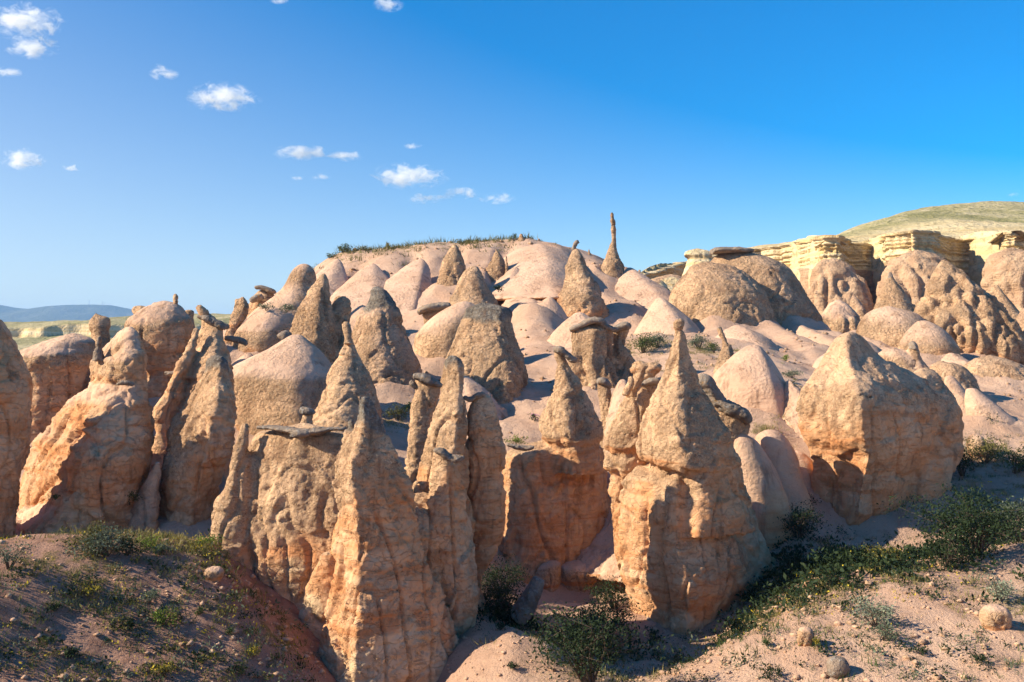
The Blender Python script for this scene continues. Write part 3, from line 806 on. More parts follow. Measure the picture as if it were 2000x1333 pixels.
rock("rock_pedestal", "brown rock pedestal carrying the dark snaking slab", [loft(38.8, [(745, 1360, 1388), (780, 1362, 1405), (810, 1370, 1460), (830, 1375, 1464), (850, 1380, 1462), (900, 1380, 1450)], 0.7)], 38.8, pink=0.2)
rock("rock_lobes", "pair of smooth pink rock lobes in shade between the tallest cone and the huge dome", [
    loft(38.6, [(846, 1434, 1452), (857, 1424, 1474), (890, 1420, 1500), (950, 1424, 1530), (1000, 1428, 1548), (1060, 1430, 1566), (1110, 1430, 1575), (1160, 1430, 1580)], 0.9, 1.8, ridge=-0.2),
    loft(40.0, [(840, 1492, 1515), (850, 1477, 1530), (885, 1470, 1552), (930, 1470, 1566), (1000, 1470, 1590), (1060, 1470, 1610)], 0.9, 1.9, ridge=-0.2),
    loft(41.5, [(885, 1535, 1570), (905, 1520, 1590), (950, 1505, 1605), (1000, 1500, 1620), (1060, 1490, 1630)], 0.8)], 39, pink=1.0, base_pink=0.7, style='smooth', orange=930, smooth=9)

# --- right
rock("split_dome", "huge lopsided rock dome with overhanging brown flank at right", [
    loft(41.5, [(650, 1650, 1672), (657, 1632, 1686), (666, 1622, 1697), (689, 1606, 1720), (719, 1588, 1765), (750, 1563, 1820), (770, 1553, 1845), (797, 1545, 1862), (827, 1546, 1868), (852, 1556, 1866), (872, 1570, 1860), (925, 1574, 1832), (973, 1572, 1816), (1012, 1576, 1780), (1065, 1600, 1767), (1110, 1620, 1760)], 0.9, 1.28, 0, ridge=-0.5, skew=0.3),
    loft(43.0, [(722, 1797, 1822), (735, 1770, 1838), (756, 1748, 1853), (790, 1735, 1870), (812, 1730, 1873), (842, 1735, 1868), (884, 1735, 1862), (925, 1730, 1834), (973, 1720, 1818), (1012, 1710, 1778), (1050, 1710, 1768)], 0.6, 1.8, ridge=-0.3, skew=0.3, down=1.5, flare=0)], 41.5, pink=0.35, orange=800, oj=0.6, amp=0.8, style='ledge', smooth=3)
rock(DOME, "smooth sunlit cream dome with slanting shadows left of the huge lopsided dome", [loft(49, [(675, 1461, 1483), (682, 1448, 1490), (692, 1433, 1497), (715, 1408, 1512), (734, 1390, 1522), (770, 1384, 1535), (805, 1388, 1539), (840, 1398, 1538), (880, 1405, 1535)], 1.0, 1.6, 0, ridge=0.3)], 49, pink=1.0, base_pink=0.9, orange=860, style='smooth', amp=0.6)
rock("slender_spire", "slender bent spire with dark head behind the cream dome", [loft(53, [(638, 1401, 1409), (645, 1399, 1412), (656, 1403, 1415), (666, 1407, 1419), (680, 1405, 1428), (700, 1396, 1432), (725, 1388, 1436), (760, 1385, 1440)], 0.9)], 53, fine=0.45, pink=0.2, lichen=655)
rock("twin_dome", "big brown twin dome under a flat dark cap on the right skyline", [
    loft(90, [(497, 1402, 1480), (503, 1395, 1503), (515, 1385, 1524), (531, 1378, 1542), (572, 1365, 1566), (625, 1370, 1591), (670, 1380, 1607), (720, 1400, 1612)], 0.8, 1.6, 0, ridge=0.2),
    loft(85, [(514, 1371, 1398), (520, 1353, 1424), (531, 1337, 1448), (550, 1320, 1472), (572, 1306, 1490), (605, 1298, 1500), (640, 1296, 1510), (680, 1296, 1520)], 0.85, 1.7, 0)], 88, pink=0.35, orange=None, amp=0.9,
    caps=[("cap_slab", [bar(89, [(1390, 492), (1410, 490), (1440, 490), (1472, 490)], [5, 5.5, 5.5, 3.5], 4.0)], {'fine': 0.5})])
rock("cone_rock", "pale cone below the layered cliff beside the big twin dome", [loft(97, [(586, 1632, 1642), (595, 1618, 1655), (610, 1602, 1668), (625, 1592, 1678), (645, 1590, 1682), (680, 1596, 1685)], 0.9, 1.8)], 97, pink=0.9, style='flute', amp=0.6)
rock("cone_rock", "small dark-tipped cone between pale cone and the large right cone", [loft(108, [(533, 1735, 1741), (540, 1733, 1743), (548, 1728, 1746), (570, 1718, 1760), (595, 1703, 1774), (620, 1690, 1785), (660, 1680, 1790)], 0.9)], 108, pink=0.1, amp=0.7,
     caps=[("cap", [loft(108, [(532, 1735, 1741), (538, 1733, 1743), (546, 1731, 1744)], 1.0, down=0)], {'fine': 0.3, 'vox': 0.12})])
rock("cone_rock", "tiny sharp cone at the foot of the layered cliff", [loft(112, [(570, 1664, 1668), (588, 1656, 1680), (610, 1650, 1692), (650, 1645, 1700)], 0.9)], 112, pink=0.5, amp=0.6, style='flute')
rock("cone_rock", "large ribbed brown cone with orange undercut near the right edge", [loft(85, [(504, 1840, 1849), (512, 1834, 1858), (525, 1824, 1872), (557, 1803, 1900), (576, 1785, 1921), (606, 1766, 1944), (640, 1764, 1970), (677, 1790, 1986), (705, 1830, 1992), (722, 1870, 1992), (740, 1885, 1986), (780, 1880, 1990)], 0.8, 1.9)], 85, pink=0.15, orange=700, style='flute', amp=1.0)
rock(DOME, "shaded round dome at the left foot of the large ribbed cone", [loft(82, [(604, 1706, 1762), (613, 1690, 1790), (640, 1670, 1812), (670, 1663, 1818), (720, 1665, 1815)], 0.8)], 82, pink=0.7, style='smooth')
rock(DOME, "pink rounded shoulder dome with orange undercut before the large ribbed cone", [loft(77, [(628, 1790, 1815), (640, 1776, 1836), (660, 1757, 1855), (685, 1745, 1866), (703, 1752, 1866), (716, 1765, 1860), (750, 1770, 1860)], 0.8)], 77, pink=0.8, orange=698, style='smooth')
rock("knob_rock", "low pink rise topped by a dark knob behind the huge lopsided dome", [loft(60, [(682, 1728, 1756), (692, 1712, 1786), (720, 1708, 1808), (780, 1710, 1820)], 0.8), loft(59.5, [(668, 1778, 1786), (675, 1773, 1791), (695, 1771, 1795), (720, 1764, 1805)], 0.9)], 60, pink=0.8, fine=0.6,
     caps=[("cap", [loft(59.4, [(667, 1778, 1786), (673, 1773, 1791), (683, 1772, 1792)], 1.0, down=0)], {'fine': 0.4, 'vox': 0.08})])
rock(DOME, "brown shaded dome cut by the right edge below the large ribbed cone", [loft(64, [(700, 1905, 1960), (716, 1880, 2000), (760, 1866, 2045), (820, 1870, 2065), (880, 1870, 2070)], 0.8)], 64, pink=0.3, orange=None)
rock(DOME, "small brown dome wedged behind the huge lopsided dome", [loft(58, [(706, 1828, 1850), (716, 1815, 1880), (740, 1808, 1900), (790, 1805, 1910)], 0.8)], 58, pink=0.3)
rock("rock_fin", "bright narrow pink fin just right of the huge lopsided dome", [loft(53, [(735, 1846, 1862), (760, 1838, 1880), (800, 1838, 1904), (835, 1845, 1918), (880, 1845, 1925)], 0.8, 1.7)], 53, pink=1.0, base_pink=0.7, style='smooth')
rock("rock_fin", "low pink fin above the thicket at the right edge", [loft(51, [(760, 1886, 1908), (790, 1880, 1942), (830, 1884, 1982), (880, 1884, 2020)], 0.8, 1.8)], 51, pink=1.0, base_pink=0.7, style='smooth')
rock("cone_rock", "dark slim spire rock in front of the fluted cliff foot near right edge", [loft(102, [(557, 1942, 1950), (566, 1939, 1954), (590, 1936, 1968), (620, 1930, 1988), (660, 1925, 2000)], 0.9)], 102, pink=0.1, amp=0.7)
rock(DOME, "pale dome peeping in at the right edge under the fluted cliff", [loft(88, [(600, 2000, 2030), (625, 1980, 2050), (660, 1965, 2070), (720, 1960, 2080)], 0.8)], 88, pink=0.9)

# --- cones on the pale hill
rock("hill_cone", "rough brown ridge cone high on the pale hill", [loft(90, [(479, 884, 893), (487, 878, 897), (500, 871, 903), (525, 860, 912), (560, 850, 918), (592, 837, 922), (640, 825, 930)], 0.85, 1.6, 8)], 90, pink=0.1)
rock("hill_cone", "rounded brown cone in front of the ridge cone on the hill", [loft(83, [(519, 922, 931), (524, 912, 937), (535, 903, 943), (555, 892, 952), (575, 882, 962), (595, 872, 976), (640, 860, 990)], 0.85, 1.8)], 83, pink=0.25, orange=598)
rock("hill_cone", "brown cone with tiny tip stone behind the rounded hill cone", [loft(94, [(482, 966, 970), (490, 966, 974), (507, 959, 986), (530, 947, 995), (560, 940, 1006), (610, 930, 1018)], 0.9)], 94, pink=0.1)
rock("standing_stone", "tiny dark stone finger beside the tip stone cone", [loft(93, [(499, 987, 990), (506, 986, 992), (520, 987, 993), (530, 986, 994)], 0.9, down=0.5)], 93, fine=0.3, vox=0.12, pink=0)
rock("hill_cone", "tall brown cone with hooked stone tip left of the needle spire", [loft(86, [(486, 1119, 1131), (495, 1114, 1137), (520, 1104, 1148), (545, 1100, 1160), (565, 1094, 1169), (585, 1085, 1178), (610, 1080, 1185), (660, 1075, 1190)], 1.0, 1.6, ridge=0.2)], 86, pink=0.3, orange=595,
     caps=[("knob", [bar(86, [(1119, 490), (1122, 480), (1127, 473), (1131, 472)], [4, 4, 3.5, 2], 1.0)], {'fine': 0.3, 'vox': 0.1})])
rock("hill_spur", "flat pink triangular spur below the hooked tip cone", [loft(81, [(580, 1068, 1080), (600, 1040, 1098), (622, 1018, 1110), (650, 1005, 1115)], 0.7, 1.6)], 81, pink=1.0, base_pink=0.9, style='smooth')
rock("needle_spire", "tall thin crooked needle spire rising from a brown cone on the skyline", [loft(100, [(478, 1192, 1203), (486, 1188, 1203), (497, 1185, 1206), (517, 1175, 1213), (540, 1166, 1220), (560, 1159, 1228), (610, 1145, 1245)], 0.9, 1.9)], 100, pink=0.1, orange=None,
     extra=[("spire", [loft(100, [(416, 1193, 1197), (422, 1192, 1199), (428, 1193, 1199), (432, 1192, 1202), (440, 1194, 1202), (450, 1192.5, 1203), (462, 1194, 1204), (470, 1194, 1204), (480, 1190, 1204), (492, 1187, 1206)], 0.9, down=0.5, shear=0)], {'fine': 0.3, 'vox': 0.09, 'smooth': 0, 'amp': 0.7})])
rock("standing_stone", "tiny upright stone on the hill crest between hooked cone and needle spire", [loft(107, [(485, 1149, 1151.5), (490, 1148, 1152.5), (496, 1147, 1154), (505, 1146, 1156)], 0.9, down=0.5)], 107, fine=0.3, vox=0.12, pink=0)
rock("standing_stone", "tiny dark stone on the crest right of the needle spire", [loft(106, [(526, 1247, 1250.5), (530, 1246, 1252), (537, 1246, 1252), (545, 1245, 1253)], 0.9, down=0.5)], 106, fine=0.3, vox=0.12, pink=0)
rock("standing_stone", "small dark stone on the top of the pale hill beside a bush", [loft(105, [(457, 1015, 1021), (463, 1013, 1023), (470, 1011, 1029), (478, 1009, 1032)], 0.9, down=0.5)], 105, fine=0.35, vox=0.12, pink=0)
for rws, dd, nm, rg in (([(514, 725, 733), (528, 708, 750), (552, 688, 772), (590, 662, 800), (640, 635, 830)], 98, "pink pyramid shaped spur on the left of the pale hill", 0.35),
                        ([(506, 816, 828), (520, 796, 840), (548, 770, 852), (590, 742, 862), (640, 720, 870)], 98, "long pink shoulder spur beside the ridge cone", 0.5),
                        ([(505, 655, 664), (515, 646, 674), (540, 630, 690), (575, 605, 710)], 101, "small worn pink bump on the left slope of pale hill", 0.2),
                        ([(478, 1040, 1062), (488, 1010, 1090), (508, 985, 1115), (540, 960, 1130)], 102, "broad pink crown of the pale hill left of the hooked tip cone", 0.2),
                        ([(523, 1222, 1236), (545, 1203, 1262), (580, 1178, 1300), (640, 1150, 1345)], 101, "pink ridge running down from the crest right of the needle spire", 0.3),
                        ([(545, 1012, 1022), (562, 998, 1040), (590, 985, 1062), (640, 965, 1085)], 91, "pink ridge between the middle hill cones and the hooked tip cone", 0.3)):
    rock("hill_spur", nm, [loft(dd - 1, rws, 1.0, 1.35, shear=1.8, down=3, flare=0.6, ridge=rg)], dd, pink=1.0, base_pink=0.95, style='smooth', amp=0.7, smooth=4)

# --- ridges that tie the cones together
for rws, dd, lab, sty in (
        ([(640, 828, 842), (670, 810, 864), (720, 792, 888), (790, 770, 910), (850, 755, 925)], 66, "low ridge between the hunched chimney and the pink dome at the middle", 'smooth'),
        ([(735, 895, 915), (760, 868, 948), (800, 846, 990), (860, 832, 1018)], 53.5, "rocky foot ridge under the stout flat-topped rock", 'rough'),
        ([(742, 1208, 1222), (780, 1188, 1248), (830, 1172, 1268), (890, 1160, 1285)], 46.5, "narrow brown ridge between the two-humped rock and the squat chimney", 'rough'),
        ([(745, 1533, 1548), (775, 1518, 1572), (820, 1506, 1592), (880, 1496, 1605)], 47.5, "brown fin in the cleft left of the huge lopsided dome", 'rough'),
        ([(688, 1615, 1635), (706, 1588, 1668), (740, 1566, 1695), (790, 1550, 1715)], 63, "pink ridge right of the cream dome behind the huge lopsided dome", 'smooth'),
        ([(583, 1280, 1298), (608, 1260, 1327), (645, 1236, 1360), (700, 1212, 1390)], 80, "pink ridge falling from the hill foot left of the big twin dome", 'smooth'),
        ([(636, 1430, 1448), (652, 1402, 1484), (680, 1374, 1516), (720, 1352, 1540)], 70, "low pink ridge in front of the big twin dome", 'smooth'),
        ([(612, 1122, 1140), (632, 1096, 1168), (664, 1066, 1200), (710, 1040, 1230)], 73, "broad pink ridge below the hooked tip cone", 'smooth'),
        ([(598, 700, 716), (622, 676, 742), (660, 650, 770), (710, 630, 795)], 76, "pink ridge between the double cone and the hunched chimney", 'smooth'),
        ([(690, 478, 492), (712, 455, 515), (750, 430, 540), (810, 410, 560)], 53, "pink ridge between the drooping slab chimney and the sloping pink dome", 'smooth'),
        ([(690, 1850, 1866), (712, 1826, 1896), (750, 1800, 1930), (800, 1780, 1960)], 66, "brown ridge at the foot of the large ribbed cone", 'rough'),
        ([(655, 1655, 1672), (672, 1630, 1700), (700, 1606, 1726), (745, 1590, 1750)], 72, "short pink ridge before the pale cone under the cliff", 'smooth')):
    rock("rock_ridge", lab, [loft(dd, rws, 1.0, 1.4, shear=0.75, down=4, flare=0.5, ridge=0.25)], dd, pink=0.95, base_pink=0.45, style=sty, smooth=3)

# --- aprons of washed-down sand round the rock feet, then the ground sheet itself
apr = np.zeros_like(GHg)
for X_, Y_, Z_, R_, asp_, d_ in FEET:
    h0 = float(gz(X_[-1], Y_[-1])[0])
    a_ = 0.3 if d_ < 36 else 0.4 if d_ < 44 else 0.75 if d_ < 72 else 0.9
    if Z_[-1] > h0 + 1: continue
    kk = int(np.argmin(np.abs(Z_ - (h0 + a_ * 0.6))))
    if abs(Z_[kk] - (h0 + a_ * 0.6)) > 2.0: continue
    x0, y0, r0 = X_[kk], Y_[kk], R_[kk]
    mx = (GX > x0 - r0 - 9) & (GX < x0 + r0 + 9) & (GY > y0 - r0 * asp_ - 9) & (GY < y0 + r0 * asp_ + 9)
    if not mx.any(): continue
    xx = GX[mx] - x0; yy = (GY[mx] - y0) / max(asp_, 0.5)
    dist = np.maximum(np.hypot(xx, yy) - r0, 0)
    apr[mx] = np.maximum(apr[mx], a_ * np.exp(-dist / (1.1 * a_ + 0.15)))
GHg = GHg + apr * (0.85 + 0.3 * noise(np.stack([GX.ravel() * 0.9, GY.ravel() * 0.9, GX.ravel() * 0], 1) + 71).reshape(GX.shape))
GH = GHg.ravel()
gv = np.stack([GX.ravel(), GY.ravel(), GH], 1)
ii = np.arange(nx * ny).reshape(ny, nx)
gq = np.stack([ii[:-1, :-1], ii[:-1, 1:], ii[1:, 1:], ii[1:, :-1]], -1).reshape(-1, 4)
gme = mesh_np("ground", gv, gq)
# zone: r reddish soil (front mound and right foreground), g grass patches
pxv = 1000 + gv[:, 0] / np.maximum(gv[:, 1], 1) * F
pyv = 666.5 - gv[:, 2] / np.maximum(gv[:, 1], 1) * F


def blob(cx_, cy_, d, r):
    c = P(cx_, cy_, d)
    return np.exp(-((gv[:, 0] - c[0]) ** 2 + (gv[:, 1] - c[1]) ** 2) / (r * r))


soil = np.clip(blob(200, 1200, 24, 7) + blob(-100, 1200, 24, 8) + blob(430, 1250, 25, 4) + 0.55 * blob(1600, 1100, 32, 7) + 0.5 * blob(1900, 950, 42, 7) + 0.4 * blob(1100, 1180, 32, 4), 0, 1)
GRASS = [(150, 1095, 26.5, 2.2), (330, 1068, 30, 2.0), (400, 1085, 29, 1.6), (60, 1080, 31, 2.0), (540, 1200, 27, 1.2), (1560, 1060, 35.5, 2.6), (1660, 1060, 35.5, 3.0), (1600, 1150, 30.5, 2.4), (1720, 1120, 31.5, 1.8), (1500, 1160, 31, 2.0),
         (1900, 980, 41, 3.0), (1930, 880, 46, 3.0), (1990, 1150, 28, 2.5), (980, 1120, 33.5, 2.0), (1160, 1200, 31.5, 2.0), (1150, 1300, 27, 2.0), (1260, 670, 64, 3.5), (1380, 670, 62, 3.0), (1330, 715, 57, 2.0), (1010, 850, 45, 1.5),
         (700, 489, 108, 7), (790, 484, 107, 7), (900, 474, 107, 6), (960, 472, 107, 5), (1540, 770, 51, 1.5), (1500, 850, 44.5, 1.5), (790, 800, 50, 2.0)]
gr = np.zeros(len(gv))
for g in GRASS:
    gr = np.maximum(gr, blob(*g))
set_zone(gme, np.stack([soil, gr * 0.5, gr * 0], 1))
ground = tag(link("ground", gme, M_GROUND), kind="structure")



# --- loose boulders in the foreground
def boulder(label, px, py, d, w, h, mat=None, pink=0.7, n=2.4, rot=0, tilt=0.0, fine=0.4):
    d = on_ground(px, py + h * 0.42, d - 6)[1]
    rows = [(py - h * 0.5, px - w * 0.16 + tilt, px + w * 0.16 + tilt), (py - h * 0.40, px - w * 0.36 + tilt * .8, px + w * 0.34 + tilt * .8), (py - h * 0.05, px - w * 0.5, px + w * 0.5), (py + h * 0.3, px - w * 0.47, px + w * 0.46), (py + h * 0.5, px - w * 0.36, px + w * 0.38)]
    return rock(BOULD, label, [loft(d, rows, 0.85, n, rot, down=0.25, flare=0)], d, vox=0.04, smooth=1, style='ledge', fine=fine, pink=pink, mat=mat, cat="boulder")


boulder("round sunlit boulder alone on the right foreground slope", 1573, 1243, 24.6, 34, 36, fine=0.3)
boulder("upright pink boulder leaning in the shaded gully under the bottle chimney", 1072, 1122, 33.5, 50, 52, tilt=8)
boulder("long pink boulder lying right of the leaning gully boulder", 1126, 1118, 34.2, 82, 42, rot=15)
boulder("grey lichen boulder in the bottom right foreground", 1636, 1303, 21.6, 44, 40, M_CAP, fine=0.35)
boulder("tawny half buried boulder on the sunlit patch at right", 1945, 1205, 25, 58, 46, fine=0.35)
boulder("dark boulder poking out of the front wall's foot", 418, 1120, 28.2, 40, 26, fine=0.35)
boulder("rosy boulder among the bushes at the right edge", 1905, 870, 46.5, 36, 44)
rock("rock_log", "grey lichen covered rock log slanting through the gully", [bar(31.5, [(1054, 1130), (1040, 1160), (1025, 1190), (1012, 1212)], [11, 14, 16, 12], 1.2)], 31.5, vox=0.055, fine=0.4, mat=M_CAP, pink=0, cat="boulder")

# ------------------------------------------------------------------ far country
def far_material(name, fine, a=(0.24, 0.22, 0.095), b=(0.40, 0.34, 0.19), c=(0.50, 0.42, 0.27)):
    t = NT(name)
    at = t.n('ShaderNodeAttribute'); at.attribute_name = 'zone'
    sep = t.n('ShaderNodeSeparateColor'); t.l(at.outputs['Color'], sep.inputs[0])
    p = t.pos((1.0, 0.6, 1.0))
    n1 = t.noise(p, 0.035 * fine, 5, 0.65, 0.5); n2 = t.noise(p, 0.22 * fine, 5, 0.7); n3 = t.noise(p, 0.9 * fine, 3, 0.6)
    col = t.mix(t.ramp(n1, 0.36, 0.62), a, b)
    col = t.mix(t.math('MULTIPLY', t.ramp(n2, 0.50, 0.66), 0.75), col, c)
    col = t.mix(t.math('MULTIPLY', t.ramp(n3, 0.56, 0.66), 0.7), col, (0.085, 0.095, 0.040))
    pz = t.pos((0.02, 0.02, 1.0))
    nb = t.noise(pz, 1.3, 4, 0.6)
    yel = t.mix(t.ramp(nb, 0.38, 0.62), (0.60, 0.43, 0.21), (0.70, 0.56, 0.34))
    yel = t.mix(t.math('MULTIPLY', t.ramp(n3, 0.5, 0.66), 0.4), yel, (0.36, 0.24, 0.12))
    col = t.mix(sep.outputs[0], col, yel)
    return t.finish(col, 0.95, t.math('ADD', n2, n3), 0.5 / fine, 1.0, 0.05)


def heightfield(name, xs, ys, zf, mat, zone=None, kind="structure"):
    XX, YY = np.meshgrid(xs, ys)
    Z = zf(XX.ravel(), YY.ravel())
    v = np.stack([XX.ravel(), YY.ravel(), Z], 1)
    k = np.arange(v.shape[0]).reshape(len(ys), len(xs))
    q = np.stack([k[:-1, :-1], k[:-1, 1:], k[1:, 1:], k[1:, :-1]], -1).reshape(-1, 4)
    me = mesh_np(name, v, q)
    zr = np.zeros(len(v)) if zone is None else zone(v, me)
    set_zone(me, np.stack([zr, zr * 0, zr * 0], 1))
    return tag(link(name, me, mat), kind=kind)


def n2d(x, y, s, o=0.0):
    return noise(np.stack([x * s + o, y * s + o * 0.7, np.full(len(x), o * 0.3)], 1))


M_FAR = far_material("dry_steppe", 1.0)
M_PLAIN = far_material("steppe_plain", 0.2)
M_MOUNT = far_material("far_mountain", 0.05, (0.07, 0.085, 0.06), (0.12, 0.125, 0.08), (0.20, 0.19, 0.13))

# plain reaching the horizon
ang = np.linspace(0, 2 * math.pi, 97)[:-1]
rad = np.concatenate([[60], np.geomspace(100, 11800, 60)])
pv = np.array([(r * math.cos(a), r * math.sin(a) + 40, 0) for r in rad for a in ang])
pv[:, 2] = -14.0 - 0.6 * n2d(pv[:, 0], pv[:, 1], 0.01) + 0 * pv[:, 0]
k = np.arange(len(pv)).reshape(len(rad), len(ang)); k2 = np.roll(k, -1, axis=1)
pq = np.stack([k[:-1], k[1:], k2[1:], k2[:-1]], -1).reshape(-1, 4)
pm = mesh_np("plain", pv, pq)
set_zone(pm, np.zeros((len(pv), 3)))
tag(link("plain", pm, M_PLAIN), kind="structure")


# green plateau with a small yellow scarp, far left
def plateau_z(x, y):
    e = 352 + 10 * n2d(x, y * 0, 0.05) + 5 * n2d(x, y * 0, 0.16, 4)
    z = np.interp(y, [215, 240, 330, 420, 520, 620, 700], [-14.5, -6.5, -0.8, 2.6, 6.3, 4.0, -12])
    z = z + 4.6 * sstep(e - 2, e + 1.5, y) * (0.8 + 0.35 * n2d(x, y, 0.04, 9)) + 4.0 * sstep(-205, -150, x) * sstep(300, 420, y)
    z = z + 0.8 * n2d(x, y, 0.03, 2) + 0.35 * n2d(x, y, 0.11, 6) + 0.16 * n2d(x, y, 0.4, 3)
    edge = sstep(-290, -250, x) * sstep(-70, -100, x)
    return -15 + (z + 15) * edge


def plateau_rock(v, me):
    no = np.empty(len(v) * 3, np.float32); me.vertices.foreach_get('normal', no)
    return sstep(0.86, 0.62, np.abs(no.reshape(-1, 3)[:, 2]))


heightfield("plateau", np.arange(-292, -64, 1.0), np.concatenate([np.arange(212, 335, 2.0), np.arange(335, 385, 0.5), np.arange(386, 705, 3.0)]), plateau_z, M_FAR, plateau_rock)


# blue mountains on the horizon
def mount_z(x, y):
    px = 1000 + x / 6500.0 * F
    crest = np.interp(px, [-900, -500, -200, -60, 0, 30, 52, 90, 130, 180, 215, 250, 272, 320, 400, 520], [140, 170, 225, 258, 250, 233, 225, 244, 252, 254, 250, 228, 215, 165, 90, 0])
    prof = np.interp(y, [4600, 5200, 5800, 6500, 7200, 8200], [0.0, 0.16, 0.52, 1.0, 0.8, 0.0])
    z = -14.6 + crest * prof
    rid = np.abs(noise(np.stack([x * 0.0022 + 3, y * 0.0011, y * 0 + 0.5], 1)))
    z = z + (60 * (rid - 0.3) + 14 * n2d(x, y, 0.006, 5)) * np.clip(prof, 0, 1) * np.interp(y, [4600, 6300, 6500, 7000], [1, 0.55, 0.02, 0.6])
    return np.where(prof * crest < 1, -16.5, z)


heightfield("mountains", np.arange(-7000, -900, 30.0), np.arange(4550, 8250, 35.0), mount_z, M_MOUNT)

M_STEEL = NT("painted_steel").finish((0.30, 0.30, 0.31), 0.6)
MASTS = [(174, 585, "tallest antenna mast on the blue mountain ridge"), (200, 588, "left mast of the close pair on the blue ridge"), (203.5, 590, "right mast of the close pair on the blue ridge"), (213, 592, "short rightmost antenna mast on the blue ridge")]
for px, pt, lab in MASTS:
    x = (px - 1000) / F * 6500
    zb = float(mount_z(np.array([x]), np.array([6500.0]))[0])
    zt = (666.5 - pt) / F * 6500
    root = tag(empty("antenna_mast", (x, 6500, zb)), lab, "mast", "antenna masts on the mountain")
    hgt = zt - zb
    vs, qs = [], []
    for i, (r, z) in enumerate([(1.3, -2.0), (1.0, hgt * 0.6), (0.5, hgt)]):
        for a in range(4):
            vs.append((r * math.cos(a * math.pi / 2), r * math.sin(a * math.pi / 2), z))
    for i in range(2):
        for a in range(4):
            qs.append((i * 4 + a, i * 4 + (a + 1) % 4, i * 4 + 4 + (a + 1) % 4, i * 4 + 4 + a))
    link("mast", mesh_np("mast", vs, qs, smooth=False), M_STEEL, root)
    vs = [(sx * 1.6, sy * 1.6, hgt * f) for f in (0.62, 0.70) for sx, sy in ((-1, -1), (1, -1), (1, 1), (-1, 1))]
    link("antenna_drum", mesh_np("antenna_drum", vs, [(0, 1, 5, 4), (1, 2, 6, 5), (2, 3, 7, 6), (3, 0, 4, 7), (4, 5, 6, 7), (3, 2, 1, 0)], smooth=False), M_STEEL, root)

# grassy hill and the layered cliff on the right
CL = [(1240, 545, 130), (1300, 527, 138), (1345, 512, 150), (1420, 494, 154), (1480, 486, 153), (1545, 477, 146), (1606, 462, 131), (1640, 461, 130), (1658, 470, 139), (1700, 479, 141), (1722, 470, 137), (1736, 457, 130), (1780, 450, 127), (1822, 453, 128), (1836, 462, 134), (1880, 468, 140), (1910, 466, 138), (1945, 458, 133), (1975, 452, 127), (1992, 458, 128), (2010, 470, 137), (2080, 468, 136), (2200, 470, 130), (2350, 480, 120)]
clp = np.array([P(*c) for c in CL])
cs = np.concatenate([[0], np.cumsum(np.hypot(np.diff(clp[:, 0]), np.diff(clp[:, 1])))])
ss = np.arange(0, cs[-1], 0.22)
CX = np.interp(ss, cs, clp[:, 0]); CY = np.interp(ss, cs, clp[:, 1]); CZ = np.interp(ss, cs, clp[:, 2])
ker = np.ones(5) / 5
CX, CY = [np.convolve(np.pad(a, 2, mode='edge'), ker, 'valid') for a in (CX, CY)]
HG = [P(*g) for g in [(1240, 545, 130.5), (1345, 512, 151), (1480, 486, 154), (1606, 462, 132), (1640, 461, 131), (1700, 479, 153), (1780, 450, 129), (1880, 468, 151), (1975, 453, 131), (2200, 470, 132), (2350, 480, 122),
                      (1400, 498, 172), (1540, 482, 178), (1640, 459, 190), (1700, 436, 212), (1780, 412, 232), (1850, 404.5, 242), (1940, 402, 250), (2010, 407, 250), (2160, 440, 240), (1740, 455, 178), (1820, 432, 180), (1920, 434, 188), (2000, 432, 190), (1850, 415, 214), (1660, 455, 205), (1690, 462, 170)]] + \
     [(15, 190, 2), (40, 250, 3), (70, 300, 10), (110, 320, 18), (160, 300, 12), (190, 200, 5), (20, 320, -10), (200, 330, -10), (190, 120, 2), (230, 250, -5), (15, 130, 2)]
hill_f = rbf_fit(np.array(HG), 4.0, 0.3)


def hill_z(x, y):
    z = hill_f(x, y) + 0.5 * n2d(x, y, 0.05, 1) + 0.28 * n2d(x, y, 0.2, 2) + 0.12 * n2d(x, y, 0.7, 3)
    # stony terraces across the slope
    z = z + 0.25 * np.abs(noise(np.stack([x * 0.05, y * 0.35, z * 0.4], 1)))
    px = 1000 + x / np.maximum(y, 1) * F
    yc = np.interp(x, CX, CY)
    z = z - 0.9 * np.exp(-np.maximum(y - yc, 0) / 2.5)
    return np.where(y < yc + 1.6, -13.0, np.maximum(z, -13.0))


def hill_zone(v, me):
    return 0.55 * sstep(190, 165, v[:, 1] + 14 * n2d(v[:, 0], v[:, 1], 0.06, 8))


heightfield("grassy_hill", np.arange(14, 235, 1.0), np.concatenate([np.arange(115, 160, 0.6), np.arange(160, 345, 1.6)]), hill_z, M_FAR, hill_zone)


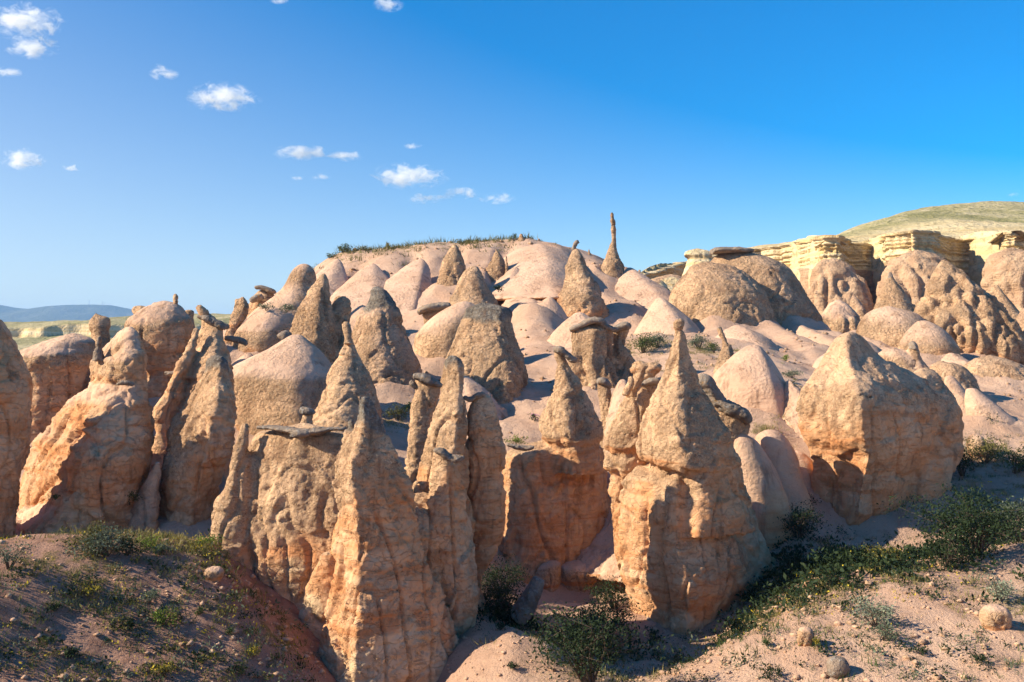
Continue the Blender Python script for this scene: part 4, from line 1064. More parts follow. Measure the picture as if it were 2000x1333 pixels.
def cliff_material():
    t = NT("layered_yellow_tuff")
    p = t.pos()
    pz = t.pos((0.03, 0.03, 1.0))
    nb = t.noise(pz, 1.5, 5, 0.65, 0.3); n2 = t.noise(p, 0.7, 5, 0.65); n3 = t.noise(p, 2.4, 4, 0.65)
    at = t.n('ShaderNodeAttribute'); at.attribute_name = 'zone'
    sep = t.n('ShaderNodeSeparateColor'); t.l(at.outputs['Color'], sep.inputs[0])
    yel = t.mix(t.ramp(nb, 0.36, 0.60), (0.60, 0.415, 0.185), (0.72, 0.585, 0.37))
    yel = t.mix(t.math('MULTIPLY', t.ramp(n3, 0.52, 0.66), 0.5), yel, (0.40, 0.245, 0.115))
    tan = t.mix(t.ramp(n2, 0.38, 0.62), (0.53, 0.355, 0.225), (0.43, 0.270, 0.165))
    tan = t.mix(t.math('MULTIPLY', t.ramp(n3, 0.52, 0.68), 0.5), tan, (0.26, 0.165, 0.105))
    f = t.ramp(t.math('ADD', sep.outputs[2], t.math('MULTIPLY', t.math('SUBTRACT', n2, 0.5), 0.5)), 0.35, 0.65)
    col = t.mix(f, tan, yel)
    col = t.mix(sep.outputs[0], col, (0.19, 0.125, 0.085))
    return t.finish(col, 0.95, t.math('ADD', t.math('MULTIPLY', nb, 1.4), n3), 0.35, 1.0, 0.05)


M_CLIFF = cliff_material()
m = len(ss)
tx = np.gradient(CX); ty = np.gradient(CY); L = np.hypot(tx, ty)
nxp, nyp = ty / L, -tx / L
nr = 100
V = np.empty((nr + 3, m, 3))
zbase = np.interp(ss, cs, [(666.5 - b) / F * c[2] for c, b in zip(CL, [560, 552, 540, 528, 520, 522, 524, 522, 524, 528, 524, 508, 502, 506, 522, 532, 530, 505, 498, 500, 520, 525, 520, 520])])
for j in range(nr):
    f = j / (nr - 1)
    fy = 0.52
    z = np.where(f < fy, CZ + (zbase - CZ) * (f / fy), zbase + (-9.0 - zbase) * ((f - fy) / (1 - fy)))
    pr = np.stack([CX * 0.10, CY * 0.10, z * 0.9], 1)
    led = noise(pr * np.array([0.3, 0.3, 3.2]) + 3)
    st = 0.30 * np.sign(led) * np.abs(led) ** 0.5
    blk = noise(np.stack([ss * 0.28, z * 0.35, z * 0], 1) + 5)
    gul = 1 - np.abs(noise(np.stack([ss * 0.22, z * 0.03, z * 0], 1) + 15))
    jo = sstep(0.90, 1.0, 1 - np.abs(noise(np.stack([ss * 0.8, z * 0.25, z * 0], 1) + 25)))
    off = np.where(f < fy, -0.35 * jo + 0.12 * noise(np.stack([ss * 1.3, z * 2.2, z * 0], 1)) + st + 0.35 * blk - 0.8 * sstep(0.75, 1, gul), 0.25 * blk - 1.6 * sstep(0.6, 1, gul) * np.clip((f - fy) * 4, 0, 1)) + 5.5 * max(0, (f - fy) / (1 - fy)) ** 1.2 + (0.45 if f < 0.05 else 0)
    V[j + 3, :, 0] = CX + nxp * off; V[j + 3, :, 1] = CY + nyp * off; V[j + 3, :, 2] = z + 0.12 * blk
V[2] = V[3] + np.stack([-nxp * 0.5, -nyp * 0.5, np.full(m, 0.12)], -1)
V[1] = V[2] + np.stack([-nxp * 0.8, -nyp * 0.8, np.full(m, 0.0)], -1)
V[0] = V[1] + np.stack([-nxp * 2.0, -nyp * 2.0, np.full(m, -1.2)], -1)
k = np.arange((nr + 3) * m).reshape(nr + 3, m)
q = np.stack([k[:-1, :-1], k[1:, :-1], k[1:, 1:], k[:-1, 1:]], -1).reshape(-1, 4)
Vf = V.reshape(-1, 3)
cme = mesh_np("layered_cliff", Vf - clp[8], q, smooth=False)
zb_ = np.tile(zbase, nr + 3)
cap_w = np.zeros((nr + 3, m)); cap_w[:5] = 0.45 * sstep(-0.1, 0.3, noise(np.stack([ss * 0.15, ss * 0, ss * 0], 1)))[None]
set_zone(cme, np.stack([cap_w.ravel(), np.zeros(len(Vf)), sstep(-0.6, 0.6, Vf[:, 2] - zb_ + 0.5 * noise(Vf * 0.3))], 1))
tag(link("layered_cliff", cme, M_CLIFF, None, clp[8]), "long yellow banded cliff with stepped headlands under the grassy hill", "cliff")

for rws, dd, lab in (([(508, 1602, 1642), (522, 1588, 1662), (545, 1575, 1680), (580, 1568, 1692), (640, 1562, 1700)], 124, "fluted tan buttress under the left headland of the yellow cliff"),
                     ([(496, 1760, 1826), (508, 1738, 1842), (530, 1722, 1855), (570, 1706, 1866), (640, 1696, 1880)], 121, "fluted tan buttress under the middle headland of the yellow cliff"),
                     ([(488, 1956, 2004), (500, 1932, 2050), (540, 1914, 2080), (600, 1908, 2090), (680, 1905, 2100)], 113, "fluted tan buttress under the right headland of the yellow cliff")):
    rock("fluted_buttress", lab, [loft(dd, rws, 0.75, 2.2)], dd, style='flute', amp=1.0, fine=1.6, vox=0.28, pink=0.4, mat=M_CLIFF)
rock("cliff_outcrop", "small yellow layered outcrop left of the flat dark cap on the skyline", [loft(128, [(488, 1352, 1374), (492, 1338, 1386), (500, 1336, 1390), (506, 1344, 1388), (512, 1342, 1392), (530, 1335, 1400), (560, 1320, 1410)], 0.8, 3.0)], 128, style='ledge', amp=0.9, fine=0.9, vox=0.2, mat=M_CLIFF, pale=300, pink=0)
rock("cliff_outcrop", "pale yellow bank with small domes left of the big twin dome", [loft(118, [(540, 1290, 1330), (548, 1265, 1345), (565, 1250, 1360), (600, 1240, 1370)], 0.6, 2.4), loft(112, [(546, 1272, 1290), (556, 1266, 1300), (580, 1258, 1310)], 0.8)], 118, style='ledge', amp=0.7, fine=0.9, vox=0.22, mat=M_CLIFF, pale=552, pink=0)

# ------------------------------------------------------------------ plants
def leaf_material(name, a, b, trans=0.25):
    t = NT(name)
    p = t.pos()
    n1 = t.noise(p, 4.0, 3, 0.6)
    n2 = t.noise(p, 23.0, 2, 0.6)
    col = t.mix(t.ramp(n1, 0.35, 0.65), a, b)
    col = t.mix(t.math('MULTIPLY', t.ramp(n2, 0.45, 0.7), 0.6), col, tuple(0.5 * c for c in a))
    d = t.n('ShaderNodeBsdfPrincipled'); d.inputs['Roughness'].default_value = 0.7; d.inputs['Specular IOR Level'].default_value = 0.15
    t.l(col, d.inputs['Base Color'])
    tr = t.n('ShaderNodeBsdfTranslucent'); t.l(col, tr.inputs['Color'])
    mx = t.n('ShaderNodeMixShader'); mx.inputs[0].default_value = trans
    t.l(d.outputs[0], mx.inputs[1]); t.l(tr.outputs[0], mx.inputs[2]); t.l(mx.outputs[0], t.out.inputs['Surface'])
    return t.m


ML = {
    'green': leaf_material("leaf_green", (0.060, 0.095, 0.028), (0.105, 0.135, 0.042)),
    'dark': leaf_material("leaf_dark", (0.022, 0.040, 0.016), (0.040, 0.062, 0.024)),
    'sage': leaf_material("leaf_sage", (0.105, 0.135, 0.085), (0.175, 0.205, 0.130)),
    'silver': leaf_material("leaf_silver", (0.21, 0.25, 0.165), (0.31, 0.34, 0.235)),
    'bright': leaf_material("leaf_bright", (0.130, 0.200, 0.030), (0.230, 0.270, 0.045)),
    'olive': leaf_material("leaf_olive", (0.110, 0.110, 0.032), (0.190, 0.170, 0.050)),
    'straw': leaf_material("grass_straw", (0.210, 0.185, 0.065), (0.330, 0.275, 0.115)),
    'flower': leaf_material("flower_yellow", (0.52, 0.40, 0.020), (0.62, 0.48, 0.050)),
    'pink': leaf_material("flower_pink", (0.45, 0.13, 0.38), (0.55, 0.22, 0.46)),
}
M_WOOD = NT("twig_bark").finish((0.095, 0.070, 0.050), 0.9)


def leaf_quads(c, size, r, up=0.3):
    """rhombic leaves centred at c (n,3)"""
    n = len(c)
    a = r.normal(size=(n, 3)); a[:, 2] += up; a /= np.linalg.norm(a, axis=1)[:, None]
    b = np.cross(a, r.normal(size=(n, 3))); b /= np.linalg.norm(b, axis=1)[:, None]
    s = (size * (0.6 + 0.8 * r.rand(n)))[:, None]
    v = np.stack([c - a * s * 0.1, c + a * s * 0.45 + b * s * 0.24, c + a * s, c + a * s * 0.45 - b * s * 0.24], 1).reshape(-1, 3)
    q = np.arange(n * 4).reshape(n, 4)
    return v, q


def tube(p0, p1, r0, r1, seg=5):
    p0 = np.array(p0, float); p1 = np.array(p1, float)
    d = p1 - p0; d /= np.linalg.norm(d) + 1e-9
    u = np.cross(d, [0.31, 0.87, 0.4]); u /= np.linalg.norm(u); w = np.cross(d, u)
    a = np.linspace(0, 2 * math.pi, seg, endpoint=False)
    ring = np.cos(a)[:, None] * u + np.sin(a)[:, None] * w
    v = np.concatenate([p0 + ring * r0, p1 + ring * r1])
    q = np.array([(i, (i + 1) % seg, seg + (i + 1) % seg, seg + i) for i in range(seg)])
    return v, q


def shrub(label, px, py, w, h, tone='green', d=None, leaf=0.075, dens=1.0, name="shrub", cat="shrub", group=None, flowers=None, loose=1.0, dmin=15.0, seed=None, pos=None):
    """a bush w metres wide and h high whose foot shows at px, py"""
    r = np.random.RandomState(seed if seed is not None else int(px * 7 + py * 13) % 99991)
    if pos is not None:
        x, y, z = pos
    elif d is None:
        x, y, z = on_ground(px, py, dmin)
    else:
        x, y, z = P(px, py, d)
    root = tag(empty(name, (x, y, z - 0.03)), label, cat, group)
    # branches
    sv, sq, off = [], [], 0
    tips = []
    nb = max(5, int(9 * min(2.0, w)))
    for i in range(nb):
        a = r.rand() * 2 * math.pi; rad = (0.25 + 0.75 * r.rand()) * w * 0.42
        tip = np.array([math.cos(a) * rad, math.sin(a) * rad, h * (0.45 + 0.5 * r.rand()) * (1 - 0.35 * (rad / (w * 0.5)) ** 2)])
        mid = tip * np.array([0.4, 0.4, 0.55]) + r.normal(size=3) * 0.05 * w
        base = np.array([math.cos(a), math.sin(a), 0]) * 0.04 * w
        for p0, p1, r0, r1 in ((base, mid, 0.016 * h + 0.004, 0.010 * h + 0.003), (mid, tip, 0.010 * h + 0.003, 0.003)):
            v, q = tube(p0, p1, r0, r1); sv.append(v); sq.append(q + off); off += len(v)
        tips.append(tip); tips.append(mid * 0.4 + tip * 0.6)
        for j in range(3):
            t2 = tip * (0.55 + 0.4 * r.rand()) + r.normal(size=3) * np.array([0.14 * w, 0.14 * w, 0.10 * h])
            t2[2] = max(t2[2], 0.06 * h)
            v, q = tube(mid * 0.5 + tip * 0.5, t2, 0.006 * h + 0.002, 0.002, 4); sv.append(v); sq.append(q + off); off += len(v)
            tips.append(t2)
    link("branches", mesh_np("branches", np.concatenate(sv), np.concatenate(sq)), M_WOOD, root)
    tips = np.array(tips)
    nl = int(np.clip(dens * 75 * w * h / (leaf * leaf) * 0.055, 200, 14000))
    # light and dark clumps: leaves gather round the twig ends
    c = tips[r.randint(len(tips), size=nl)] + r.normal(size=(nl, 3)) * np.array([0.085 * w, 0.085 * w, 0.075 * h]) * loose
    c = c[c[:, 2] > 0.02]
    v, q = leaf_quads(c, leaf, r)
    link("foliage", mesh_np("foliage", v, q, smooth=False), ML[tone], root)
    if flowers:
        nf = flowers[1]
        c = tips[r.randint(len(tips), size=nf)] + r.normal(size=(nf, 3)) * np.array([0.09 * w, 0.09 * w, 0.05 * h]) + np.array([0, 0, 0.08 * h])
        v, q = leaf_quads(c, leaf * 0.9, r, 1.0)
        tag(link("flowers", mesh_np("flowers", v, q, smooth=False), ML[flowers[0]], root), kind="stuff")
    return root


# left mound
shrub("large airy shrub on the crest of the left mound, sage green lower half", 205, 1088, 1.45, 1.0, 'sage', leaf=0.07, dmin=22)
shrub("yellow-green upright bush behind the large mound shrub", 178, 1078, 0.9, 0.95, 'olive', leaf=0.06, dmin=23)
shrub("dark leafy bush right of the large mound shrub", 248, 1086, 0.8, 0.62, 'dark', leaf=0.07, dmin=22)
shrub("compact blue-green bush on the mound crest before the capped chimney", 322, 1086, 0.62, 0.52, 'sage', leaf=0.07, dmin=22)
shrub("sparse grey twiggy bush at the left edge of the mound", 18, 1112, 1.1, 0.85, 'sage', leaf=0.05, dens=0.5, dmin=22)
shrub("bright yellow-green bush in the middle of the left mound slope", 318, 1222, 0.7, 0.55, 'bright', leaf=0.06, dmin=18)
shrub("sage bush just above the bright bush on the left mound", 292, 1182, 0.75, 0.42, 'sage', leaf=0.06, dmin=18)
shrub("dark green low bush near the bottom of the left mound", 137, 1288, 0.48, 0.3, 'dark', leaf=0.07, dmin=18)
shrub("small dark bush in the lower middle of the left mound", 252, 1228, 0.42, 0.26, 'dark', leaf=0.06, dmin=18)
shrub("dark cushion bush on the shaded left part of the mound", 108, 1195, 0.5, 0.28, 'dark', leaf=0.06, dmin=18)
shrub("small leafy plant under the bright bush near the wall foot", 391, 1202, 0.3, 0.22, 'green', leaf=0.05, dmin=18)
shrub("leafy green plant on the bare soil before the front wall", 448, 1240, 0.36, 0.26, 'green', leaf=0.05, dmin=18)
shrub("yellow flowering clump at bottom left beside the front wall", 495, 1285, 0.55, 0.32, 'olive', leaf=0.05, flowers=('flower', 90), dmin=18)
shrub("yellow flowering clump at the bottom edge of the left mound", 320, 1320, 0.75, 0.36, 'olive', leaf=0.05, flowers=('flower', 90), dmin=17)
shrub("dark bush at the bottom beside the orange boulder", 465, 1322, 0.6, 0.36, 'dark', leaf=0.06, dmin=17)
shrub("golden flowering patch high on the left mound", 178, 1158, 0.95, 0.34, 'olive', leaf=0.05, flowers=('flower', 120), dmin=20)
shrub("sunlit yellow-green scrub along the foot of the capped chimney", 400, 1072, 1.2, 0.45, 'bright', leaf=0.05, dmin=24)
shrub("sunlit yellow-green grass bush at the foot of the massive left chimney", 290, 1076, 1.1, 0.40, 'bright', leaf=0.05, dmin=24)
shrub("olive shrub growing on the flank of the massive left chimney", 252, 985, 0.95, 0.55, 'olive', d=34.6, leaf=0.06)
shrub("tiny green tuft on the pale fluted foot of the massive left chimney", 108, 975, 0.26, 0.2, 'green', d=33.0, leaf=0.05)
# gully
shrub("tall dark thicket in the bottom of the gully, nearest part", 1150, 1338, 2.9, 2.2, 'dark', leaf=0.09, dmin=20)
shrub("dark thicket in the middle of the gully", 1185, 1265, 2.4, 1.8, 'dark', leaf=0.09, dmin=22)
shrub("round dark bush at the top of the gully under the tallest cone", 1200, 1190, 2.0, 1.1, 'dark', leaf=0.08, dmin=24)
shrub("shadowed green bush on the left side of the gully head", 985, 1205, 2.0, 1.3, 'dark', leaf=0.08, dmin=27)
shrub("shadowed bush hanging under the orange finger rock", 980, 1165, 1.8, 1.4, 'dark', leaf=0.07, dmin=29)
shrub("small round cushion plant upper one on the grey scree", 976, 1232, 0.3, 0.24, 'dark', leaf=0.05, dmin=22)
shrub("small round cushion plant lower one on the grey scree", 1002, 1308, 0.28, 0.22, 'dark', leaf=0.05, dmin=20)
shrub("blue-green low bush on pale ground below the tallest cone", 1310, 1300, 0.75, 0.42, 'sage', leaf=0.06, dmin=20)
shrub("dark upright plant at the foot of the tallest cone's pedestal", 1272, 1252, 0.5, 0.5, 'dark', leaf=0.06, dmin=22)
# right foreground
shrub("dark round bush right of the tallest cone's pedestal", 1440, 1240, 0.95, 0.62, 'dark', leaf=0.07, dmin=22)
shrub("big silvery shrub in the right foreground, sunlit upper half", 1708, 1225, 1.25, 0.95, 'silver', leaf=0.075, dmin=20)
shrub("sage green shrub hugging the lower side of the silvery shrub", 1725, 1252, 0.95, 0.6, 'sage', leaf=0.07, dmin=20)
shrub("silver-leaved bush at the right edge above the sunlit patch", 1950, 1172, 1.0, 0.8, 'silver', leaf=0.07, dmin=22)
shrub("dark bush in the lower right corner", 1905, 1295, 0.65, 0.34, 'dark', leaf=0.06, dmin=16)
shrub("dark green bush at the bottom below the round sunlit boulder", 1505, 1328, 0.75, 0.42, 'dark', leaf=0.06, dmin=17)
shrub("small green bush left of the round sunlit boulder", 1500, 1262, 0.4, 0.26, 'green', leaf=0.05, dmin=19)
shrub("yellow flowered plant right beside the round sunlit boulder", 1600, 1268, 0.4, 0.36, 'olive', leaf=0.05, flowers=('flower', 60), dmin=19)
shrub("dark low bush under the silvery shrub", 1795, 1278, 0.5, 0.3, 'dark', leaf=0.06, dmin=17)
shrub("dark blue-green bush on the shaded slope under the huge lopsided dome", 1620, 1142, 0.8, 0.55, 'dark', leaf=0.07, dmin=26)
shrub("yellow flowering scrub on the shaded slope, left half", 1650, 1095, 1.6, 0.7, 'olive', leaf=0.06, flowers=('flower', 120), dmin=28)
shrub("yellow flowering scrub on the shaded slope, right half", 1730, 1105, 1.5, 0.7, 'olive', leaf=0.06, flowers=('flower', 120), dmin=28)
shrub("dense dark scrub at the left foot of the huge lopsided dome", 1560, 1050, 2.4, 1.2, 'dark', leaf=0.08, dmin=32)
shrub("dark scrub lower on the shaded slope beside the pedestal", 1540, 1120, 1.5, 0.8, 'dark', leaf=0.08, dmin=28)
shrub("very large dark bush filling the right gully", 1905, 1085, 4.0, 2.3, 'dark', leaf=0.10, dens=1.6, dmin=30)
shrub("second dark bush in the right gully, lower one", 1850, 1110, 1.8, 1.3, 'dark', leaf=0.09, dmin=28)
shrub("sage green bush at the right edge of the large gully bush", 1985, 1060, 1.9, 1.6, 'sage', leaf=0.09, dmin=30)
shrub("olive shrub above the right gully next to the pink fins", 1925, 905, 1.9, 1.3, 'olive', leaf=0.09, dmin=40)
shrub("green shrub right of the rosy boulder at the right edge", 1985, 925, 1.8, 1.2, 'green', leaf=0.09, dmin=38)
shrub("dark green shrub behind the huge lopsided dome's right side", 1880, 930, 1.6, 1.3, 'dark', leaf=0.09, dmin=38)
# middle distance
shrub("green thicket right of the two-humped rock, left part", 1255, 690, 2.1, 1.3, 'green', leaf=0.10, dmin=52)
shrub("green thicket behind the tallest cone's tip, right part", 1285, 680, 1.6, 1.0, 'sage', leaf=0.10, dmin=52)
shrub("sage green bush left of the slender bent spire", 1365, 682, 1.6, 1.0, 'sage', leaf=0.10, dmin=52)
shrub("dark green bush beside the head of the slender bent spire", 1395, 690, 1.1, 0.7, 'green', leaf=0.09, dmin=50)
shrub("bright small bush on the sandy saddle right of the cream dome", 1536, 706, 0.7, 0.45, 'bright', leaf=0.08, dmin=50)
shrub("grey-green low bush on the sandy saddle before the twin dome", 1545, 738, 1.3, 0.5, 'sage', leaf=0.08, dmin=46)
shrub("olive bush in the cleft left of the huge lopsided dome", 1545, 790, 1.0, 1.2, 'olive', leaf=0.08, dmin=42)
shrub("bright green bush on the ledge left of the bottle chimney", 1005, 870, 0.85, 0.5, 'bright', d=42.2, leaf=0.07)
shrub("small shrub with pink blossom above the bright ledge bush", 1045, 822, 0.7, 0.4, 'green', leaf=0.07, flowers=('pink', 50), dmin=42)
shrub("olive bush between the figure cone and the short capped rock", 775, 820, 1.3, 0.9, 'olive', leaf=0.08, dmin=38)
shrub("bright yellow-green bush left of the short capped rock", 800, 800, 0.8, 0.5, 'bright', leaf=0.08, dmin=40)
shrub("grey-green creeping shrub draped over the round pink dome, left part", 520, 606, 1.1, 0.5, 'sage', d=61.0, leaf=0.09)
shrub("grey-green creeping shrub draped over the round pink dome, right part", 558, 610, 1.4, 0.55, 'sage', d=61.2, leaf=0.09)
shrub("olive bush beside the foot of the hooked tip hill cone", 1090, 550, 1.6, 0.8, 'olive', dmin=80, leaf=0.13)
shrub("small dark bush clinging between the two middle hill cones", 973, 570, 0.8, 0.6, 'dark', d=80.5, leaf=0.12)
shrub("green bush on the hilltop at its left shoulder", 672, 497, 2.0, 1.3, 'green', d=107, leaf=0.14)
shrub("olive bush on the hilltop right of the green shoulder bush", 712, 496, 2.2, 0.9, 'olive', d=106.5, leaf=0.14)
shrub("pale green low bush on the left slope edge of the hilltop", 648, 506, 1.5, 0.7, 'green', d=107, leaf=0.14)
shrub("yellowish tuft on the hilltop above the pink pyramid spur", 772, 490, 1.8, 0.7, 'olive', d=106, leaf=0.13)
shrub("tall wispy grass clump on the hilltop at left", 757, 487, 0.7, 0.9, 'straw', d=106.6, leaf=0.13, dens=0.5)
shrub("wispy grass clump on the crest above the ridge cone", 905, 477, 2.6, 0.6, 'olive', d=106, leaf=0.13, dens=0.6)
shrub("wispy grass clump on the crest left of the hilltop stone", 950, 476, 2.0, 0.55, 'olive', d=106, leaf=0.13, dens=0.6)
shrub("spiky green bush beside the hilltop stone", 1003, 471, 1.1, 0.8, 'green', d=105.5, leaf=0.14, dens=0.6)

# ground cover nobody could count
def scatter(name, label, cat, spots, count, tone, blade, r, upright=True, per=14, spread=0.07):
    cs_ = []
    tot = sum(s[4] for s in spots)
    for (px, py, d, rad, wt) in spots:
        c = P(px, py, d)
        n = int(count * wt / tot)
        cs_.append(np.stack([c[0] + r.normal(size=n) * rad * 0.6, c[1] + r.normal(size=n) * rad * 0.6], 1))
    xy = np.concatenate(cs_)
    keep = noise(np.stack([xy[:, 0] * 0.8, xy[:, 1] * 0.8, xy[:, 0] * 0], 1) + 3) > -0.25
    xy = xy[keep & (xy[:, 1] > 14)]
    base = np.stack([xy[:, 0], xy[:, 1], gz(xy[:, 0], xy[:, 1])], 1)
    c = np.repeat(base, per, axis=0)
    n = len(c)
    size = np.repeat(blade * (0.5 + r.rand(len(base)) ** 2 * 1.2), per)
    c = c + r.normal(size=(n, 3)) * np.stack([size * 0.75, size * 0.75, size * 0.0], 1)
    if upright:
        a = r.normal(size=(n, 3)) * np.array([0.5, 0.5, 0.2]) + np.array([0, 0, 1.0])
        a /= np.linalg.norm(a, axis=1)[:, None]
        b = np.cross(a, r.normal(size=(n, 3))); b /= np.linalg.norm(b, axis=1)[:, None]
        s = (size * (0.6 + 0.8 * r.rand(n)))[:, None]
        v = np.stack([c - b * s * 0.06, c + b * s * 0.06, c + a * s], 1).reshape(-1, 3)
        me = mesh_np(name, v, None, np.arange(n * 3).reshape(n, 3), smooth=False)
    else:
        c[:, 2] += np.abs(r.normal(size=n)) * size * 0.6
        v, q = leaf_quads(c, 1.0, r, 0.5)
        v = (v.reshape(n, 4, 3) - c[:, None]) * (size * 0.45)[:, None, None] + c[:, None]
        me = mesh_np(name, v.reshape(-1, 3), q, smooth=False)
    return tag(link(name, me, ML[tone]), label, cat, kind="stuff")


r9 = np.random.RandomState(11)
GS = [(g[0], g[1], g[2], g[3], g[3] ** 1.5) for g in GRASS if g[2] < 70]
MOUND = [(100, 1180, 23.8, 3.0, 5), (250, 1150, 25.6, 2.8, 5), (60, 1270, 22, 2.8, 4), (350, 1260, 24.3, 2.6, 4), (470, 1290, 25.6, 1.6, 2), (430, 1110, 28.5, 1.5, 2)]
RIGHTG = [(1600, 1080, 34, 4.0, 8), (1540, 1150, 31, 2.5, 4), (1700, 1150, 30, 2.5, 4), (1450, 1290, 27, 3.2, 5), (1700, 1300, 25.2, 3.2, 5), (1900, 1290, 24.4, 3.2, 4), (1300, 1280, 29, 2.6, 3), (1900, 1060, 35, 3.5, 4), (1930, 900, 45, 4, 3), (1130, 1230, 30, 3.0, 4)]
scatter("grass", "short yellow-green grass along the mound crest and slopes", "grass", GS + [(340, 1075, 29.5, 2.0, 6), (200, 1090, 27, 2, 3)], 2600, 'straw', 0.15, r9)
scatter("green_grass", "green grass tufts on the shaded slopes", "grass", MOUND + RIGHTG + GS[:12], 1700, 'green', 0.13, r9)
scatter("low_plants", "small dark cushion plants dotted over the foreground slopes", "plants", MOUND + RIGHTG, 430, 'dark', 0.16, r9, False, 40)
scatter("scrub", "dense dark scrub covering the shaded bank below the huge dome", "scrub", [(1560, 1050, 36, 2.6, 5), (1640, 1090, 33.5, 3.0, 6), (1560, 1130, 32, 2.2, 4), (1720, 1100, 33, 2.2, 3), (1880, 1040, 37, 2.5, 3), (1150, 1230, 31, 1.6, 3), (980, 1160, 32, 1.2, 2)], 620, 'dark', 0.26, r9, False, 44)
scatter("low_plants", "small sage cushion plants dotted over the foreground slopes", "plants", MOUND + RIGHTG, 300, 'sage', 0.15, r9, False, 30)
scatter("low_plants", "small olive clumps of dry herbs on the left mound", "plants", MOUND, 240, 'olive', 0.14, r9, False, 34)
scatter("wildflowers", "tiny yellow wildflowers strewn over the grassy slopes", "flowers", MOUND + RIGHTG[:3] + GS[:11], 1000, 'flower', 0.12, r9, False, 7)
scatter("hill_grass", "thin grass on the crown of the pale hill", "grass", [g + (1,) for g in GRASS if g[2] > 70], 420, 'olive', 0.4, r9)

# pebbles
def pebbles():
    r = np.random.RandomState(5)
    spots = MOUND + RIGHTG + [(1350, 1310, 24, 4, 5), (1800, 1200, 26, 3, 5), (1250, 1270, 29, 2.5, 6), (1000, 1280, 26, 2, 5), (450, 1150, 29, 1.2, 5), (560, 1260, 26.5, 1.2, 5), (1150, 1170, 34, 2, 5), (1480, 1190, 32, 1.5, 4), (1600, 1030, 38, 2.5, 4)]
    ico_v = np.array([(0, 0, 1), (0.9, 0, 0.3), (0.28, 0.85, 0.3), (-0.72, 0.53, 0.3), (-0.72, -0.53, 0.3), (0.28, -0.85, 0.3), (0, 0, -0.6)])
    ico_t = np.array([(0, 1, 2), (0, 2, 3), (0, 3, 4), (0, 4, 5), (0, 5, 1), (6, 2, 1), (6, 3, 2), (6, 4, 3), (6, 5, 4), (6, 1, 5)])
    vs, ts = [], []
    tot = sum(s[4] for s in spots); off = 0
    for (px, py, d, rad, wt) in spots:
        c = P(px, py, d)
        for i in range(int(4200 * wt / tot)):
            x = c[0] + r.normal() * rad * 0.8; y = c[1] + r.normal() * rad * 0.8
            if y < 14: continue
            s = 0.018 + 0.14 * r.rand() ** 7 + 0.05 * r.rand() ** 3
            a = r.rand() * 6.3
            M = np.array([[math.cos(a), -math.sin(a), 0], [math.sin(a), math.cos(a), 0], [0, 0, 1]])
            v = (ico_v * (0.7 + 0.6 * r.rand(7, 1))) * np.array([1, 0.8, 0.65]) * s
            vs.append(v @ M.T + np.array([x, y, 0])); ts.append(ico_t + off); off += 7
    v = np.concatenate(vs)
    ctr = v.reshape(-1, 7, 3).mean(1)
    v[:, 2] += np.repeat(gz(ctr[:, 0], ctr[:, 1]), 7)
    me = mesh_np("pebbles", v, None, np.concatenate(ts), smooth=False)
    set_zone(me, np.zeros((len(v), 3)) + np.array([0.1, 0.6, 0]))
    tag(link("pebbles", me, M_ROCK), "loose pebbles scattered on the foreground slopes", "pebbles", kind="stuff")


pebbles()


def scree():
    r = np.random.RandomState(8)
    n = 5200
    y = 42 + 66 * r.rand(n) ** 1.2; x = (r.rand(n) - 0.5) * 1.05 * y
    keep = noise(np.stack([x * 0.25, y * 0.25, x * 0], 1) + 13) > -0.05
    x, y = x[keep], y[keep]
    n = len(x)
    z = gz(x, y)
    s_ = (0.04 + 0.16 * r.rand(n) ** 4) * y / 60
    ico = np.array([(0, 0, 0.8), (0.9, 0.1, 0.2), (-0.2, 0.9, 0.25), (-0.85, -0.2, 0.2), (0.15, -0.9, 0.2), (0, 0, -0.5)])
    tr = np.array([(0, 1, 2), (0, 2, 3), (0, 3, 4), (0, 4, 1), (5, 2, 1), (5, 3, 2), (5, 4, 3), (5, 1, 4)])
    v = ico[None] * s_[:, None, None] * (0.6 + 0.8 * r.rand(n, 6, 1)) + np.stack([x, y, z], 1)[:, None]
    t = (tr[None] + 6 * np.arange(n)[:, None, None]).reshape(-1, 3)
    me = mesh_np("scree", v.reshape(-1, 3), None, t, smooth=False)
    set_zone(me, np.zeros((n * 6, 3)) + np.array([0.1, 0.4, 0]))
    tag(link("scree", me, M_ROCK_MID), "small loose stones on the pale sand between the cones", "stones", kind="stuff")


scree()

# ------------------------------------------------------------------ clouds
def cloud_material():
    t = NT("cloud_vapour")
    tc = t.n('ShaderNodeTexCoord')
    ln = t.n('ShaderNodeVectorMath', operation='LENGTH'); t.l(tc.outputs['Object'], ln.inputs[0])
    p = t.pos((1, 1, 1.5))
    n1 = t.noise(p, 0.021, 8, 0.68, 0.5)
    fall = t.math('SUBTRACT', 1.0, t.math('POWER', ln.outputs['Value'], 1.6))
    dn = t.math('ADD', t.math('MULTIPLY', fall, 0.85), t.math('MULTIPLY', t.math('SUBTRACT', n1, 0.5), 3.4))
    dn = t.ramp(dn, 0.36, 1.45)
    edge = t.ramp(ln.outputs['Value'], 1.0, 0.82)
    dn = t.math('MULTIPLY', t.math('MULTIPLY', dn, edge), 0.05)
    v = t.n('ShaderNodeVolumePrincipled')
    v.inputs['Color'].default_value = (1.0, 1.0, 1.0, 1)
    v.inputs['Anisotropy'].default_value = 0.1
    t.l(dn, v.inputs['Density'])
    t.l(v.outputs[0], t.out.inputs['Volume'])
    return t.m


M_CLOUD = cloud_material()


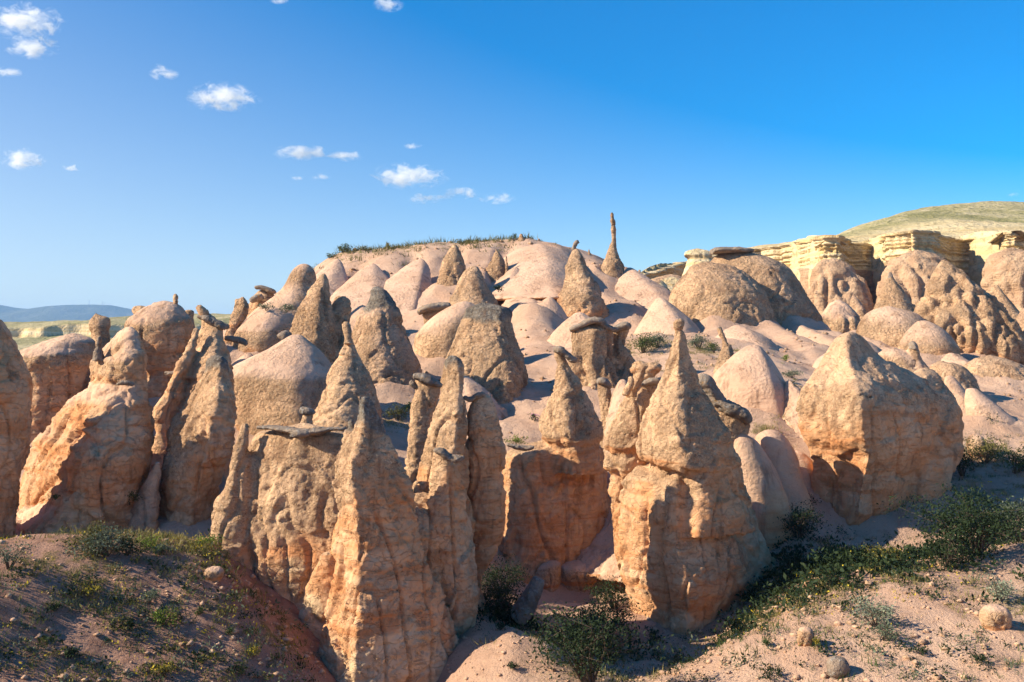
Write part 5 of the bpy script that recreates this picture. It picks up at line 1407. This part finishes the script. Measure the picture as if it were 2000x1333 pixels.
def sphere_mesh():
    vs = []; qs = []
    nu, nv = 24, 14
    for j in range(1, nv):
        th = math.pi * j / nv
        for i in range(nu):
            a = 2 * math.pi * i / nu
            vs.append((math.sin(th) * math.cos(a), math.sin(th) * math.sin(a), math.cos(th)))
    ts = []
    for j in range(nv - 2):
        for i in range(nu):
            qs.append((j * nu + i, j * nu + nu + i, j * nu + nu + (i + 1) % nu, j * nu + (i + 1) % nu))
    n = len(vs); vs += [(0, 0, 1), (0, 0, -1)]
    for i in range(nu):
        ts.append((n, i, (i + 1) % nu)); ts.append((n + 1, (nv - 2) * nu + (i + 1) % nu, (nv - 2) * nu + i))
    return mesh_np("cloud", vs, qs, ts)


CLM = sphere_mesh(); CLM.materials.append(M_CLOUD)
CLOUDS = [(52, 44, 170, 84, "large upper puff of the cloud pair in the top left corner"), (62, 93, 130, 52, "lower puff of the cloud pair in the top left corner"), (12, 142, 74, 24, "thin cloud at the left edge under the corner pair"),
          (320, 142, 74, 38, "single small puffy cloud right of the corner clouds"), (436, 190, 170, 64, "wide ragged cloud in the upper left sky"), (42, 312, 105, 54, "round puffy cloud at the left edge low in the sky"),
          (138, 328, 56, 18, "faint wisp right of the low left puff"), (586, 298, 128, 38, "elongated cloud left of centre, left of its smaller twin"), (676, 306, 92, 26, "smaller streak touching the elongated cloud on its right"),
          (621, 346, 60, 18, "tiny flat cloud below the elongated cloud"), (583, 349, 36, 12, "faint speck of cloud left of the tiny flat cloud"), (796, 345, 180, 58, "broad puffy cloud above the hill"), (808, 286, 62, 18, "small flat wisp above the broad puffy cloud"),
          (832, 388, 104, 24, "thin ragged streak below the broad puffy cloud"), (896, 377, 86, 30, "ragged streak right below the broad puffy cloud"), (970, 387, 104, 27, "rightmost streak of the cloud row above the hill"),
          (757, 9, 84, 32, "small cloud cut by the top edge of the photo"), (1976, 381, 36, 14, "tiny wisp at the right edge above the grassy hill"), (545, 3, 44, 12, "faint wisp cut by the top edge left of the small cloud")]
for px, py, w, h, lab in CLOUDS:
    d = 3600.0
    o = link("cloud", CLM, None, None, P(px, py, d))
    o.scale = (w / 2 / F * d, w / 2 / F * d * 0.6, h / 2 / F * d)
    tag(o, lab, "cloud", "small fair weather clouds")

# ------------------------------------------------------------------ haze
hz = NT("pale_haze")
hv = hz.n('ShaderNodeVolumePrincipled')
hv.inputs['Color'].default_value = (0.30, 0.57, 1.0, 1)
hv.inputs['Density'].default_value = 0.00010
hv.inputs['Anisotropy'].default_value = 0.0
hz.l(hv.outputs[0], hz.out.inputs['Volume'])
hb = [(sx * 12600, sy * 12600, z) for z in (-19.0, 275.0) for sx, sy in ((-1, -1), (1, -1), (1, 1), (-1, 1))]
hm = mesh_np("haze", hb, [(0, 1, 5, 4), (1, 2, 6, 5), (2, 3, 7, 6), (3, 0, 4, 7), (4, 5, 6, 7), (3, 2, 1, 0)], smooth=False)
tag(link("haze", hm, hz.m), "thin pale haze over the whole valley", "haze", kind="stuff")
